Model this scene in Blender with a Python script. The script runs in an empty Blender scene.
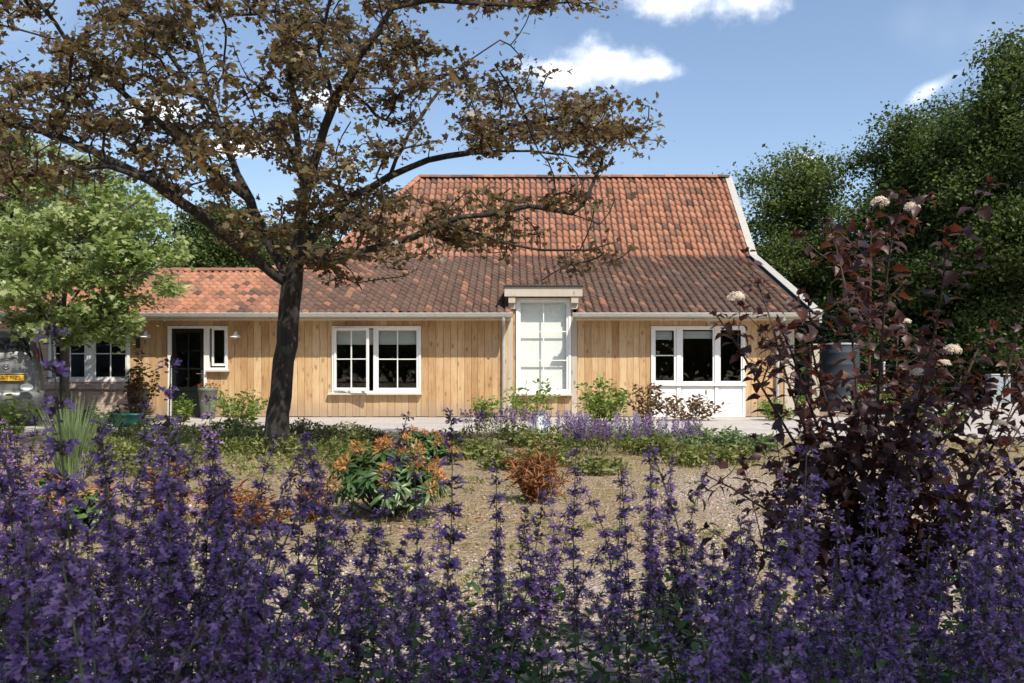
import bpy, math, random
import numpy as np
from mathutils import Vector, Matrix, Quaternion

random.seed(7)
rng = np.random.default_rng(7)
scene = bpy.context.scene
COL = scene.collection

# ------------------------------------------------------------------ camera
EYE = 1.08
FPX = 880.0
cam_data = bpy.data.cameras.new("camera")
cam = bpy.data.objects.new("camera", cam_data)
COL.objects.link(cam)
cam.location = (0, 0, EYE)
cam.rotation_euler = (math.radians(90), 0, 0)
cam_data.sensor_width = 36.0
cam_data.lens = FPX / 1024 * 36.0
cam_data.shift_y = 33.5 / 1024
cam_data.clip_start = 0.05
cam_data.clip_end = 3000
cam_data.dof.use_dof = True
cam_data.dof.focus_distance = 13.0
cam_data.dof.aperture_fstop = 15.0
scene.camera = cam

# ------------------------------------------------------------------ light
SUN_TO = Vector((0.64, -1.0, 1.55)).normalized()
sun_data = bpy.data.lights.new("sun", 'SUN')
sun_data.energy = 4.6
sun_data.angle = math.radians(0.5)
sun_data.color = (1.0, 0.94, 0.84)
sun = bpy.data.objects.new("sun", sun_data)
COL.objects.link(sun)
sun.rotation_euler = (-SUN_TO).to_track_quat('-Z', 'Y').to_euler()
sun.location = (20, -25, 50)

scene.view_settings.view_transform = 'Standard'
scene.view_settings.look = 'None'
scene.view_settings.exposure = 0.42
scene.view_settings.gamma = 1.0
scene.view_settings.use_curve_mapping = False
scene.render.engine = 'CYCLES'
scene.cycles.use_denoising = True
scene.cycles.max_bounces = 7
scene.cycles.transparent_max_bounces = 8

world = bpy.data.worlds.new("World")
scene.world = world
world.use_nodes = True


def node(nt, kind, x=0, **kw):
    n = nt.nodes.new(kind)
    for k, v in kw.items():
        if hasattr(n, k) and k not in n.inputs:
            setattr(n, k, v)
        else:
            set_in(nt, n.inputs[k], v)
    return n


def set_in(nt, sock, v):
    if isinstance(v, bpy.types.NodeSocket):
        nt.links.new(v, sock)
    else:
        sock.default_value = v


def M(nt, op, a, b=0.0, c=None, clamp=False):
    n = nt.nodes.new('ShaderNodeMath')
    n.operation = op
    n.use_clamp = clamp
    set_in(nt, n.inputs[0], a)
    set_in(nt, n.inputs[1], b)
    if c is not None:
        set_in(nt, n.inputs[2], c)
    return n.outputs[0]


def MIX(nt, fac, a, b):
    n = nt.nodes.new('ShaderNodeMix')
    n.data_type = 'RGBA'
    set_in(nt, n.inputs[0], fac)
    set_in(nt, n.inputs[6], a)
    set_in(nt, n.inputs[7], b)
    return n.outputs[2]


def RAMP(nt, fac, stops):
    n = nt.nodes.new('ShaderNodeValToRGB')
    el = n.color_ramp.elements
    while len(el) < len(stops):
        el.new(0.5)
    for e, (p, c) in zip(el, stops):
        e.position = p
        e.color = (c[0], c[1], c[2], 1) if len(c) == 3 else c
    set_in(nt, n.inputs[0], fac)
    return n.outputs[0]


def SMOOTH(nt, v, a, b):
    n = nt.nodes.new('ShaderNodeMapRange')
    n.interpolation_type = 'SMOOTHSTEP'
    set_in(nt, n.inputs[0], v)
    n.inputs[1].default_value = a
    n.inputs[2].default_value = b
    return n.outputs[0]


def build_world():
    nt = world.node_tree
    nt.nodes.clear()
    out = nt.nodes.new('ShaderNodeOutputWorld')
    bg = nt.nodes.new('ShaderNodeBackground')
    sky = nt.nodes.new('ShaderNodeTexSky')
    sky.sky_type = 'NISHITA'
    sky.sun_disc = False
    sky.sun_elevation = math.asin(SUN_TO.z)
    sky.sun_rotation = math.atan2(SUN_TO.x, SUN_TO.y)
    sky.altitude = 20
    sky.air_density = 1.0
    sky.dust_density = 1.3
    sky.ozone_density = 1.6
    tc = nt.nodes.new('ShaderNodeTexCoord')
    sep = nt.nodes.new('ShaderNodeSeparateXYZ')
    nt.links.new(tc.outputs['Generated'], sep.inputs[0])
    x, y, z = sep.outputs
    ys = M(nt, 'MAXIMUM', y, 0.02)
    u = M(nt, 'DIVIDE', x, ys)
    v = M(nt, 'DIVIDE', z, ys)
    comb = nt.nodes.new('ShaderNodeCombineXYZ')
    nt.links.new(u, comb.inputs[0]); nt.links.new(v, comb.inputs[1])
    nz = node(nt, 'ShaderNodeTexNoise', Vector=comb.outputs[0], Scale=13.0, Detail=7.0, Roughness=0.58)
    nz2 = node(nt, 'ShaderNodeTexNoise', Vector=comb.outputs[0], Scale=4.0, Detail=3.0, Roughness=0.5)
    wob = M(nt, 'SUBTRACT', nz.outputs[0], 0.5)
    # the cumulus puffs of the day, as directions in the sky (u right, v up)
    puffs = [(.20, .44, .10, .045, 0), (.25, .425, .06, .036, 0), (.10, .357, .072, .036, 0), (.05, .343, .06, .026, 0), (.15, .347, .05, .018, 0),
             (-.40, .30, .06, .024, 0), (-.21, .315, .045, .022, 0), (-.30, .26, .05, .016, 0),
             (.9, .5, .2, .07, 0), (-.9, .45, .25, .09, 0), (1.3, .3, .3, .05, 0)]
    total = None
    for (u0, v0, a, b, tilt) in puffs:
        du = M(nt, 'SUBTRACT', u, u0)
        dv = M(nt, 'SUBTRACT', v, v0)
        if tilt:
            dv = M(nt, 'SUBTRACT', dv, M(nt, 'MULTIPLY', du, tilt))
        du = M(nt, 'DIVIDE', du, a)
        dv = M(nt, 'DIVIDE', dv, b)
        d = M(nt, 'SQRT', M(nt, 'ADD', M(nt, 'MULTIPLY', du, du), M(nt, 'MULTIPLY', dv, dv)))
        m = M(nt, 'SUBTRACT', 1.0, d)
        total = m if total is None else M(nt, 'SMOOTH_MAX', total, m, 0.3)
    total = M(nt, 'ADD', total, M(nt, 'MULTIPLY', wob, 2.3))
    mask = SMOOTH(nt, total, 0.05, 0.95)
    for (u0, v0, a, b, tilt) in [(.472, .322, .045, .014, .55), (.335, .245, .035, .012, 0)]:     # thin wisps
        du = M(nt, 'SUBTRACT', u, u0)
        dv = M(nt, 'DIVIDE', M(nt, 'SUBTRACT', M(nt, 'SUBTRACT', v, v0), M(nt, 'MULTIPLY', du, tilt)), b)
        du = M(nt, 'DIVIDE', du, a)
        d = M(nt, 'SQRT', M(nt, 'ADD', M(nt, 'MULTIPLY', du, du), M(nt, 'MULTIPLY', dv, dv)))
        w = SMOOTH(nt, M(nt, 'ADD', M(nt, 'SUBTRACT', 1.0, d), M(nt, 'MULTIPLY', wob, 1.6)), 0.0, 1.3)
        mask = M(nt, 'MAXIMUM', mask, M(nt, 'MULTIPLY', w, .75))
    thin = M(nt, 'MULTIPLY', SMOOTH(nt, nz2.outputs[0], 0.55, 0.85), 0.16)
    front = M(nt, 'GREATER_THAN', y, 0.03)
    mask = M(nt, 'MULTIPLY', M(nt, 'MAXIMUM', M(nt, 'MULTIPLY', mask, 0.93), thin), front)
    shade = RAMP(nt, nz.outputs[0], [(0.3, (6.6, 6.9, 7.4)), (0.62, (9.0, 9.0, 9.0))])
    hsv = node(nt, 'ShaderNodeHueSaturation', Saturation=.97, Value=.94, Color=sky.outputs[0])
    col = MIX(nt, mask, hsv.outputs[0], shade)
    nt.links.new(col, bg.inputs[0])
    bg.inputs[1].default_value = 0.15
    nt.links.new(bg.outputs[0], out.inputs[0])


build_world()

# ------------------------------------------------------------------ helpers


def P(px, py, Y):
    """a point at depth Y seen in direction (px, py)"""
    return Vector(((px - 512) * Y / FPX, Y, EYE - (py - 375) * Y / FPX))


def tag(o, label=None, cat=None, group=None, kind=None):
    if label: o['label'] = label
    if cat: o['category'] = cat
    if group: o['group'] = group
    if kind: o['kind'] = kind
    return o


def empty(name, loc=(0, 0, 0), rz=0.0):
    o = bpy.data.objects.new(name, None)
    COL.objects.link(o)
    o.empty_display_size = 0.2
    o.location = loc
    o.rotation_euler = (0, 0, rz)
    return o


def link(name, mesh, mats, parent=None, smooth=False):
    o = bpy.data.objects.new(name, mesh)
    COL.objects.link(o)
    if mats is not None:
        if not isinstance(mats, (list, tuple)):
            mats = [mats]
        for m in mats:
            mesh.materials.append(m)
    if parent is not None:
        o.parent = parent
    if smooth:
        mesh.polygons.foreach_set('use_smooth', [True] * len(mesh.polygons))
    return o


class MB:
    def __init__(self):
        self.v = []; self.f = []; self.m = []

    def quad(self, *pts, m=0):
        b = len(self.v)
        self.v += [tuple(p) for p in pts]
        self.f.append(tuple(range(b, b + len(pts)))); self.m.append(m)

    def box(self, x0, x1, y0, y1, z0, z1, m=0):
        b = len(self.v)
        self.v += [(x0, y0, z0), (x1, y0, z0), (x1, y1, z0), (x0, y1, z0), (x0, y0, z1), (x1, y0, z1), (x1, y1, z1), (x0, y1, z1)]
        for q in ((0, 3, 2, 1), (4, 5, 6, 7), (0, 1, 5, 4), (1, 2, 6, 5), (2, 3, 7, 6), (3, 0, 4, 7)):
            self.f.append(tuple(b + i for i in q)); self.m.append(m)

    def prism(self, poly, d, m=0):
        """poly: 3-D outline, extruded by vector d"""
        b = len(self.v); n = len(poly); d = Vector(d)
        self.v += [tuple(p) for p in poly] + [tuple(Vector(p) + d) for p in poly]
        self.f.append(tuple(range(b + n - 1, b - 1, -1))); self.m.append(m)
        self.f.append(tuple(range(b + n, b + 2 * n))); self.m.append(m)
        for i in range(n):
            j = (i + 1) % n
            self.f.append((b + i, b + j, b + n + j, b + n + i)); self.m.append(m)

    def tube(self, pts, rad, sides=6, m=0, cap=True):
        pts = [Vector(p) for p in pts]
        if not isinstance(rad, (list, tuple)):
            rad = [rad] * len(pts)
        b = len(self.v)
        prev = None
        for i, p in enumerate(pts):
            t = (pts[min(i + 1, len(pts) - 1)] - pts[max(i - 1, 0)])
            if t.length < 1e-9: t = Vector((0, 0, 1))
            t.normalize()
            if prev is None:
                a = t.orthogonal().normalized()
            else:
                a = prev - t * prev.dot(t)
                a = a.normalized() if a.length > 1e-6 else t.orthogonal().normalized()
            prev = a
            c = t.cross(a)
            for k in range(sides):
                w = 2 * math.pi * k / sides
                self.v.append(tuple(p + (a * math.cos(w) + c * math.sin(w)) * rad[i]))
        for i in range(len(pts) - 1):
            for k in range(sides):
                k2 = (k + 1) % sides
                self.f.append((b + i * sides + k, b + i * sides + k2, b + (i + 1) * sides + k2, b + (i + 1) * sides + k)); self.m.append(m)
        if cap:
            self.f.append(tuple(b + k for k in reversed(range(sides)))); self.m.append(m)
            e = b + (len(pts) - 1) * sides
            self.f.append(tuple(e + k for k in range(sides))); self.m.append(m)

    def lathe(self, prof, sides=24, c=(0, 0, 0), m=0):
        b = len(self.v)
        for r, z in prof:
            for k in range(sides):
                w = 2 * math.pi * k / sides
                self.v.append((c[0] + r * math.cos(w), c[1] + r * math.sin(w), c[2] + z))
        for i in range(len(prof) - 1):
            for k in range(sides):
                k2 = (k + 1) % sides
                self.f.append((b + i * sides + k, b + i * sides + k2, b + (i + 1) * sides + k2, b + (i + 1) * sides + k)); self.m.append(m)

    def build(self, name, mats, parent=None, smooth=False, bevel=0.0):
        me = bpy.data.meshes.new(name)
        me.from_pydata(self.v, [], self.f)
        o = link(name, me, mats, parent)
        if len(me.materials) > 1:
            me.polygons.foreach_set('material_index', self.m)
        if smooth:
            me.polygons.foreach_set('use_smooth', [True] * len(me.polygons))
        me.update()
        if bevel:
            bv = o.modifiers.new('bevel', 'BEVEL'); bv.width = bevel; bv.segments = 2; bv.limit_method = 'ANGLE'
        return o


def inst_mesh(name, tv, tf, C, N, T, S, fm=None):
    """many copies of one small outline (tv, tf) in one mesh: C centres, N normals, T directions, S sizes"""
    tv = np.asarray(tv, float)
    n, k = len(C), len(tv)
    N = N / (np.linalg.norm(N, axis=1, keepdims=True) + 1e-9)
    T = T - N * np.sum(T * N, axis=1, keepdims=True)
    T = T / (np.linalg.norm(T, axis=1, keepdims=True) + 1e-9)
    B = np.cross(N, T)
    S = np.asarray(S, float).reshape(-1, 1, 1)
    V = C[:, None, :] + S * (T[:, None, :] * tv[None, :, 0:1] + B[:, None, :] * tv[None, :, 1:2] + N[:, None, :] * tv[None, :, 2:3])
    loops = np.concatenate([np.asarray(f) for f in tf])
    lens = np.array([len(f) for f in tf])
    L = (loops[None, :] + (np.arange(n) * k)[:, None]).ravel()
    starts = np.concatenate([[0], np.cumsum(np.tile(lens, n))[:-1]])
    me = bpy.data.meshes.new(name)
    me.vertices.add(n * k)
    me.vertices.foreach_set('co', V.astype(np.float32).ravel())
    me.loops.add(len(L))
    me.loops.foreach_set('vertex_index', L.astype(np.int32))
    me.polygons.add(len(starts))
    me.polygons.foreach_set('loop_start', starts.astype(np.int32))
    if fm is not None:
        me.polygons.foreach_set('material_index', np.tile(np.asarray(fm), n).astype(np.int32))
    me.update(calc_edges=True)
    me.validate()
    return me


def rand_dirs(n):
    a = rng.normal(size=(n, 3))
    return a / np.linalg.norm(a, axis=1, keepdims=True)


# leaf outlines: x along the leaf, y across, z up
LEAF_OVAL = ([(0, 0, 0), (.35, .2, .05), (.75, .15, .02), (1, 0, -.08), (.75, -.15, .02), (.35, -.2, .05), (.5, 0, -.03)],
             [(0, 6, 1), (1, 6, 2), (2, 6, 3), (3, 6, 4), (4, 6, 5), (5, 6, 0)])
LEAF_RHOMB = ([(0, 0, 0), (.5, .3, .08), (1, 0, -.1), (.5, -.3, .08)], [(0, 2, 1), (0, 3, 2)])
LEAF_LONG = ([(0, 0, 0), (.3, .13, .05), (.7, .12, -.03), (1, 0, -.2), (.7, -.12, -.03), (.3, -.13, .05), (.35, 0, .0), (.7, 0, -.08)],
             [(0, 6, 1), (1, 6, 7, 2), (2, 7, 3), (3, 7, 4), (4, 7, 6, 5), (5, 6, 0)])


def lobed(pts):
    v = [(.42, 0, 0)] + [(x, y, -.25 * y * y * .5 - .10 * (x - .4) ** 2) for x, y in pts]
    n = len(pts)
    return v, [(0, 1 + i, 1 + (i + 1) % n) for i in range(n)]


LEAF_MAPLE = lobed([(0, 0), (.05, .3), (-.05, .45), (.22, .38), (.45, .58), (.5, .22), (.72, .2), (.7, .1), (1.0, 0),
                    (.7, -.1), (.72, -.2), (.5, -.22), (.45, -.58), (.22, -.38), (-.05, -.45), (.05, -.3)])
LEAF_THREE = lobed([(0, 0), (.1, .25), (.3, .42), (.5, .38), (.52, .24), (.75, .2), (1, 0), (.75, -.2), (.52, -.24), (.5, -.38), (.3, -.42), (.1, -.25)])
LEAF_CURVED = ([(0, 0, 0), (.12, .16, .03), (.32, .36, .06), (.5, .26, .05), (.75, .17, -.05), (1, 0, -.26), (.75, -.17, -.05), (.5, -.26, .05), (.32, -.36, .06), (.12, -.16, .03), (.35, 0, -.03), (.68, 0, -.09)],
               [(0, 10, 1), (1, 10, 2), (2, 10, 3), (3, 10, 11, 4), (4, 11, 5), (5, 11, 6), (6, 11, 10, 7), (7, 10, 8), (8, 10, 9), (9, 10, 0)])
LEAF_THIN = ([(0, 0, 0), (.4, .07, .04), (1, 0, -.25), (.4, -.07, .04)], [(0, 2, 1), (0, 3, 2)])
BLADE = ([(0, -.02, 0), (0, .02, 0), (.5, .018, .04), (.5, -.018, .04), (1, 0, .22)], [(0, 3, 2, 1), (3, 4, 2)])
STONE = ([(.5, 0, 0), (0, .42, 0), (-.5, .05, 0), (0, -.4, 0), (.05, 0, .34), (0, 0, -.3)],
         [(0, 1, 4), (1, 2, 4), (2, 3, 4), (3, 0, 4), (1, 0, 5), (2, 1, 5), (3, 2, 5), (0, 3, 5)])


# ------------------------------------------------------------------ materials
MATS = {}


def new_mat(name):
    m = bpy.data.materials.new(name)
    m.use_nodes = True
    nt = m.node_tree
    b = nt.nodes['Principled BSDF']
    return m, nt, b


def plain(name, col, rough=.6, metal=0.0, spec=.5, noise=.12, scale=8.0, bump=0.0):
    m, nt, b = new_mat(name)
    tc = nt.nodes.new('ShaderNodeTexCoord')
    nz = node(nt, 'ShaderNodeTexNoise', Vector=tc.outputs['Object'], Scale=scale, Detail=6.0, Roughness=.6)
    c0 = [c * (1 - noise) for c in col]; c1 = [min(1, c * (1 + noise)) for c in col]
    nt.links.new(RAMP(nt, nz.outputs[0], [(.3, c0), (.7, c1)]), b.inputs['Base Color'])
    b.inputs['Roughness'].default_value = rough
    b.inputs['Metallic'].default_value = metal
    b.inputs['Specular IOR Level'].default_value = spec
    if bump:
        bp = node(nt, 'ShaderNodeBump', Strength=bump, Distance=.02, Height=nz.outputs[0])
        nt.links.new(bp.outputs[0], b.inputs['Normal'])
    MATS[name] = m
    return m


def leaf_mat(name, stops, rough=.5, trans=.3, spec=.4, scale=1.2, tcol=None):
    """leaf colour varies from leaf to leaf and slowly through the plant"""
    m, nt, b = new_mat(name)
    geo = nt.nodes.new('ShaderNodeNewGeometry')
    tc = nt.nodes.new('ShaderNodeTexCoord')
    nz = node(nt, 'ShaderNodeTexNoise', Vector=tc.outputs['Object'], Scale=scale, Detail=2.0)
    f = M(nt, 'ADD', M(nt, 'MULTIPLY', geo.outputs['Random Per Island'], .65), M(nt, 'MULTIPLY', M(nt, 'SUBTRACT', nz.outputs[0], .3), .8), clamp=True)
    col = RAMP(nt, f, stops)
    nt.links.new(col, b.inputs['Base Color'])
    b.inputs['Roughness'].default_value = rough
    b.inputs['Specular IOR Level'].default_value = spec
    tr = nt.nodes.new('ShaderNodeBsdfTranslucent')
    if tcol is None:
        h = node(nt, 'ShaderNodeHueSaturation', Saturation=1.1, Value=1.5, Color=col)
        nt.links.new(h.outputs[0], tr.inputs[0])
    else:
        tr.inputs[0].default_value = (*tcol, 1)
    mx = nt.nodes.new('ShaderNodeMixShader')
    mx.inputs[0].default_value = trans
    nt.links.new(b.outputs[0], mx.inputs[1]); nt.links.new(tr.outputs[0], mx.inputs[2])
    nt.links.new(mx.outputs[0], nt.nodes['Material Output'].inputs[0])
    MATS[name] = m
    return m


def bark_mat(name, c0, c1, scale=14):
    m, nt, b = new_mat(name)
    tc = nt.nodes.new('ShaderNodeTexCoord')
    mp = node(nt, 'ShaderNodeMapping', Vector=tc.outputs['Object'])
    mp.inputs['Scale'].default_value = (1, 1, .22)
    nz = node(nt, 'ShaderNodeTexNoise', Vector=mp.outputs[0], Scale=scale, Detail=8.0, Roughness=.65)
    n2 = node(nt, 'ShaderNodeTexNoise', Vector=tc.outputs['Object'], Scale=4.0, Detail=3.0)
    c = RAMP(nt, nz.outputs[0], [(.35, c0), (.65, c1)])
    c = MIX(nt, M(nt, 'MULTIPLY', SMOOTH(nt, n2.outputs[0], .58, .72), .6), c, (c1[0] * 1.7, c1[1] * 1.9, c1[2] * 1.5, 1))
    nt.links.new(c, b.inputs['Base Color'])
    b.inputs['Roughness'].default_value = .9
    bp = node(nt, 'ShaderNodeBump', Strength=1.0, Distance=.08, Height=nz.outputs[0])
    nt.links.new(bp.outputs[0], b.inputs['Normal'])
    MATS[name] = m
    return m


def wood_mat(name, stops, grain=.35, grey=.25, base=0.0):
    m, nt, b = new_mat(name)
    geo = nt.nodes.new('ShaderNodeNewGeometry')
    tc = nt.nodes.new('ShaderNodeTexCoord')
    rnd = geo.outputs['Random Per Island']
    off = nt.nodes.new('ShaderNodeCombineXYZ')
    nt.links.new(M(nt, 'MULTIPLY', rnd, 37.0), off.inputs[1]); nt.links.new(M(nt, 'MULTIPLY', rnd, 91.0), off.inputs[2])
    add = node(nt, 'ShaderNodeVectorMath', operation='ADD')
    nt.links.new(tc.outputs['Object'], add.inputs[0]); nt.links.new(off.outputs[0], add.inputs[1])
    mp = node(nt, 'ShaderNodeMapping', Vector=add.outputs[0])
    mp.inputs['Scale'].default_value = (1, 1, .07)
    g = node(nt, 'ShaderNodeTexNoise', Vector=mp.outputs[0], Scale=38.0, Detail=5.0, Roughness=.6, Distortion=.6)
    mp2 = node(nt, 'ShaderNodeMapping', Vector=add.outputs[0])
    mp2.inputs['Scale'].default_value = (1, 1, .45)
    vo = node(nt, 'ShaderNodeTexVoronoi', Vector=mp2.outputs[0], Scale=5.6, Randomness=1.0)
    knot = M(nt, 'SUBTRACT', 1.0, SMOOTH(nt, vo.outputs['Distance'], .06, .24))
    big = node(nt, 'ShaderNodeTexNoise', Vector=add.outputs[0], Scale=1.6, Detail=4.0)
    c = RAMP(nt, M(nt, 'ADD', M(nt, 'MULTIPLY', rnd, .55), M(nt, 'MULTIPLY', M(nt, 'SUBTRACT', big.outputs[0], .25), .8), clamp=True), stops)
    dark = MIX(nt, 1.0, c, c)
    h = node(nt, 'ShaderNodeHueSaturation', Saturation=1.1, Value=.55, Color=c)
    c = MIX(nt, M(nt, 'MULTIPLY', SMOOTH(nt, g.outputs[0], .45, .75), grain), c, h.outputs[0])
    c = MIX(nt, M(nt, 'MULTIPLY', knot, .6), c, (.13, .06, .025, 1))
    st = node(nt, 'ShaderNodeTexNoise', Vector=tc.outputs['Object'], Scale=.9, Detail=5.0, Roughness=.65)
    c = MIX(nt, M(nt, 'MULTIPLY', SMOOTH(nt, st.outputs[0], .55, .75), grey), c, (.30, .26, .22, 1))
    mp3 = node(nt, 'ShaderNodeMapping', Vector=tc.outputs['Object'])
    mp3.inputs['Scale'].default_value = (1, 1, .12)
    run = node(nt, 'ShaderNodeTexNoise', Vector=mp3.outputs[0], Scale=5.5, Detail=6.0, Roughness=.7)
    c = MIX(nt, M(nt, 'MULTIPLY', SMOOTH(nt, run.outputs[0], .55, .72), grey), c, (.24, .165, .10, 1))
    if base:   # splashed dirt and greying along the foot of the boards, with an uneven upper edge
        sx = nt.nodes.new('ShaderNodeSeparateXYZ'); nt.links.new(tc.outputs['Object'], sx.inputs[0])
        zz = M(nt, 'SUBTRACT', sx.outputs[2], M(nt, 'MULTIPLY', run.outputs[0], .55))
        c = MIX(nt, M(nt, 'MULTIPLY', M(nt, 'SUBTRACT', 1.0, SMOOTH(nt, zz, -.2, .34)), base), c, (.30, .23, .165, 1))
    nt.links.new(c, b.inputs['Base Color'])
    b.inputs['Roughness'].default_value = .75
    b.inputs['Specular IOR Level'].default_value = .25
    bp = node(nt, 'ShaderNodeBump', Strength=.25, Distance=.01, Height=g.outputs[0])
    nt.links.new(bp.outputs[0], b.inputs['Normal'])
    MATS[name] = m
    return m


def tile_mat(name, stops, moss, moss_amt, rough=.8):
    m, nt, b = new_mat(name)
    geo = nt.nodes.new('ShaderNodeNewGeometry')
    tc = nt.nodes.new('ShaderNodeTexCoord')
    nz = node(nt, 'ShaderNodeTexNoise', Vector=tc.outputs['Object'], Scale=1.3, Detail=6.0, Roughness=.6)
    n2 = node(nt, 'ShaderNodeTexNoise', Vector=tc.outputs['Object'], Scale=11.0, Detail=5.0, Roughness=.7)
    f = M(nt, 'ADD', M(nt, 'MULTIPLY', geo.outputs['Random Per Island'], .7), M(nt, 'MULTIPLY', M(nt, 'SUBTRACT', nz.outputs[0], .3), .7), clamp=True)
    c = RAMP(nt, f, stops)
    mf = M(nt, 'MULTIPLY', SMOOTH(nt, M(nt, 'ADD', M(nt, 'MULTIPLY', nz.outputs[0], .5), M(nt, 'MULTIPLY', n2.outputs[0], .5)), .47, .62), moss_amt)
    c = MIX(nt, mf, c, (*moss, 1))
    nt.links.new(c, b.inputs['Base Color'])
    b.inputs['Roughness'].default_value = rough
    b.inputs['Specular IOR Level'].default_value = .25
    bp = node(nt, 'ShaderNodeBump', Strength=.3, Distance=.01, Height=n2.outputs[0])
    nt.links.new(bp.outputs[0], b.inputs['Normal'])
    MATS[name] = m
    return m


def glass_mat():
    m, nt, b = new_mat('window_glass')
    nt.nodes.remove(b)
    gl = nt.nodes.new('ShaderNodeBsdfGlossy'); gl.inputs['Roughness'].default_value = .01
    tr = nt.nodes.new('ShaderNodeBsdfTransparent'); tr.inputs[0].default_value = (.95, .97, .96, 1)
    lw = node(nt, 'ShaderNodeLayerWeight', Blend=.5)
    mx = nt.nodes.new('ShaderNodeMixShader')
    nt.links.new(M(nt, 'ADD', M(nt, 'MULTIPLY', M(nt, 'POWER', lw.outputs['Facing'], 4.0), .6), .075, clamp=True), mx.inputs[0])
    nt.links.new(tr.outputs[0], mx.inputs[1]); nt.links.new(gl.outputs[0], mx.inputs[2])
    nt.links.new(mx.outputs[0], nt.nodes['Material Output'].inputs[0])
    MATS['glass'] = m


def brick_mat():
    m, nt, b = new_mat('old_brick')
    tc = nt.nodes.new('ShaderNodeTexCoord')
    sp = nt.nodes.new('ShaderNodeSeparateXYZ'); nt.links.new(tc.outputs['Object'], sp.inputs[0])
    cb = nt.nodes.new('ShaderNodeCombineXYZ'); nt.links.new(sp.outputs[0], cb.inputs[0]); nt.links.new(sp.outputs[2], cb.inputs[1])
    br = node(nt, 'ShaderNodeTexBrick', Vector=cb.outputs[0], Scale=1.0)
    br.inputs['Color1'].default_value = (.48, .29, .22, 1); br.inputs['Color2'].default_value = (.58, .42, .33, 1)
    br.inputs['Mortar'].default_value = (.55, .50, .44, 1)
    br.inputs['Brick Width'].default_value = .22; br.inputs['Row Height'].default_value = .065
    br.inputs['Mortar Size'].default_value = .009; br.inputs['Bias'].default_value = 0.0
    nt.links.new(br.outputs[0], b.inputs['Base Color'])
    b.inputs['Roughness'].default_value = .9
    bp = node(nt, 'ShaderNodeBump', Strength=.6, Distance=.01, Height=br.outputs['Fac']); bp.invert = True
    nt.links.new(bp.outputs[0], b.inputs['Normal'])
    MATS['brick'] = m


def ground_mat():
    m, nt, b = new_mat('dry_garden_soil')
    tc = nt.nodes.new('ShaderNodeTexCoord')
    v = tc.outputs['Object']
    sp = nt.nodes.new('ShaderNodeSeparateXYZ'); nt.links.new(v, sp.inputs[0])
    n1 = node(nt, 'ShaderNodeTexNoise', Vector=v, Scale=.55, Detail=5.0, Roughness=.6)
    n2 = node(nt, 'ShaderNodeTexNoise', Vector=v, Scale=9.0, Detail=8.0, Roughness=.7)
    n3 = node(nt, 'ShaderNodeTexNoise', Vector=v, Scale=2.4, Detail=6.0, Roughness=.65)
    vo = node(nt, 'ShaderNodeTexVoronoi', Vector=v, Scale=38.0)
    soil = RAMP(nt, n2.outputs[0], [(.28, (.17, .12, .07)), (.45, (.39, .285, .18)), (.6, (.53, .40, .27)), (.75, (.64, .51, .37))])
    dry = RAMP(nt, n2.outputs[0], [(.3, (.20, .16, .06)), (.7, (.40, .33, .15))])
    soil = MIX(nt, M(nt, 'MULTIPLY', SMOOTH(nt, n3.outputs[0], .52, .68), .4), soil, dry)
    stone = RAMP(nt, vo.outputs['Color'], [(.1, (.38, .27, .205)), (.5, (.54, .42, .335)), (.9, (.68, .57, .48))])
    # pale gravel: near the border in front, and the path that runs off to the right
    gx = SMOOTH(nt, M(nt, 'SUBTRACT', M(nt, 'ADD', sp.outputs[0], M(nt, 'MULTIPLY', n1.outputs[0], 2.0)), M(nt, 'MULTIPLY', sp.outputs[1], .09)), 1.2, 2.2)
    gx = M(nt, 'MULTIPLY', gx, M(nt, 'SUBTRACT', 1.0, SMOOTH(nt, M(nt, 'ADD', sp.outputs[1], M(nt, 'MULTIPLY', n1.outputs[0], 3.0)), 11.0, 12.5)))
    gy = M(nt, 'SUBTRACT', 1.0, SMOOTH(nt, M(nt, 'ADD', sp.outputs[1], M(nt, 'MULTIPLY', n3.outputs[0], 2.0)), 5.4, 6.6))
    g = M(nt, 'MAXIMUM', gx, gy)
    c = MIX(nt, g, soil, stone)
    far = SMOOTH(nt, sp.outputs[1], 24.0, 32.0)
    c = MIX(nt, far, c, RAMP(nt, n2.outputs[0], [(.3, (.04, .06, .018)), (.7, (.09, .12, .035))]))
    nt.links.new(c, b.inputs['Base Color'])
    b.inputs['Roughness'].default_value = .95
    b.inputs['Specular IOR Level'].default_value = .15
    hh = M(nt, 'ADD', n2.outputs[0], M(nt, 'MULTIPLY', vo.outputs['Distance'], .5))
    bp = node(nt, 'ShaderNodeBump', Strength=1.0, Distance=.12, Height=hh)
    nt.links.new(bp.outputs[0], b.inputs['Normal'])
    MATS['ground'] = m


def paving_mat():
    m, nt, b = new_mat('concrete_paving')
    tc = nt.nodes.new('ShaderNodeTexCoord')
    v = tc.outputs['Object']
    br = node(nt, 'ShaderNodeTexBrick', Vector=v, Scale=1.0)
    br.offset = 0.5
    br.inputs['Color1'].default_value = (.36, .325, .29, 1); br.inputs['Color2'].default_value = (.44, .40, .36, 1)
    br.inputs['Mortar'].default_value = (.22, .20, .17, 1)
    br.inputs['Brick Width'].default_value = .6; br.inputs['Row Height'].default_value = .4
    br.inputs['Mortar Size'].default_value = .006
    nz = node(nt, 'ShaderNodeTexNoise', Vector=v, Scale=1.2, Detail=8.0, Roughness=.7)
    c = MIX(nt, M(nt, 'MULTIPLY', SMOOTH(nt, nz.outputs[0], .5, .75), .4), br.outputs[0], (.34, .27, .22, 1))
    nt.links.new(c, b.inputs['Base Color'])
    b.inputs['Roughness'].default_value = .9
    MATS['paving'] = m


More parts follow.
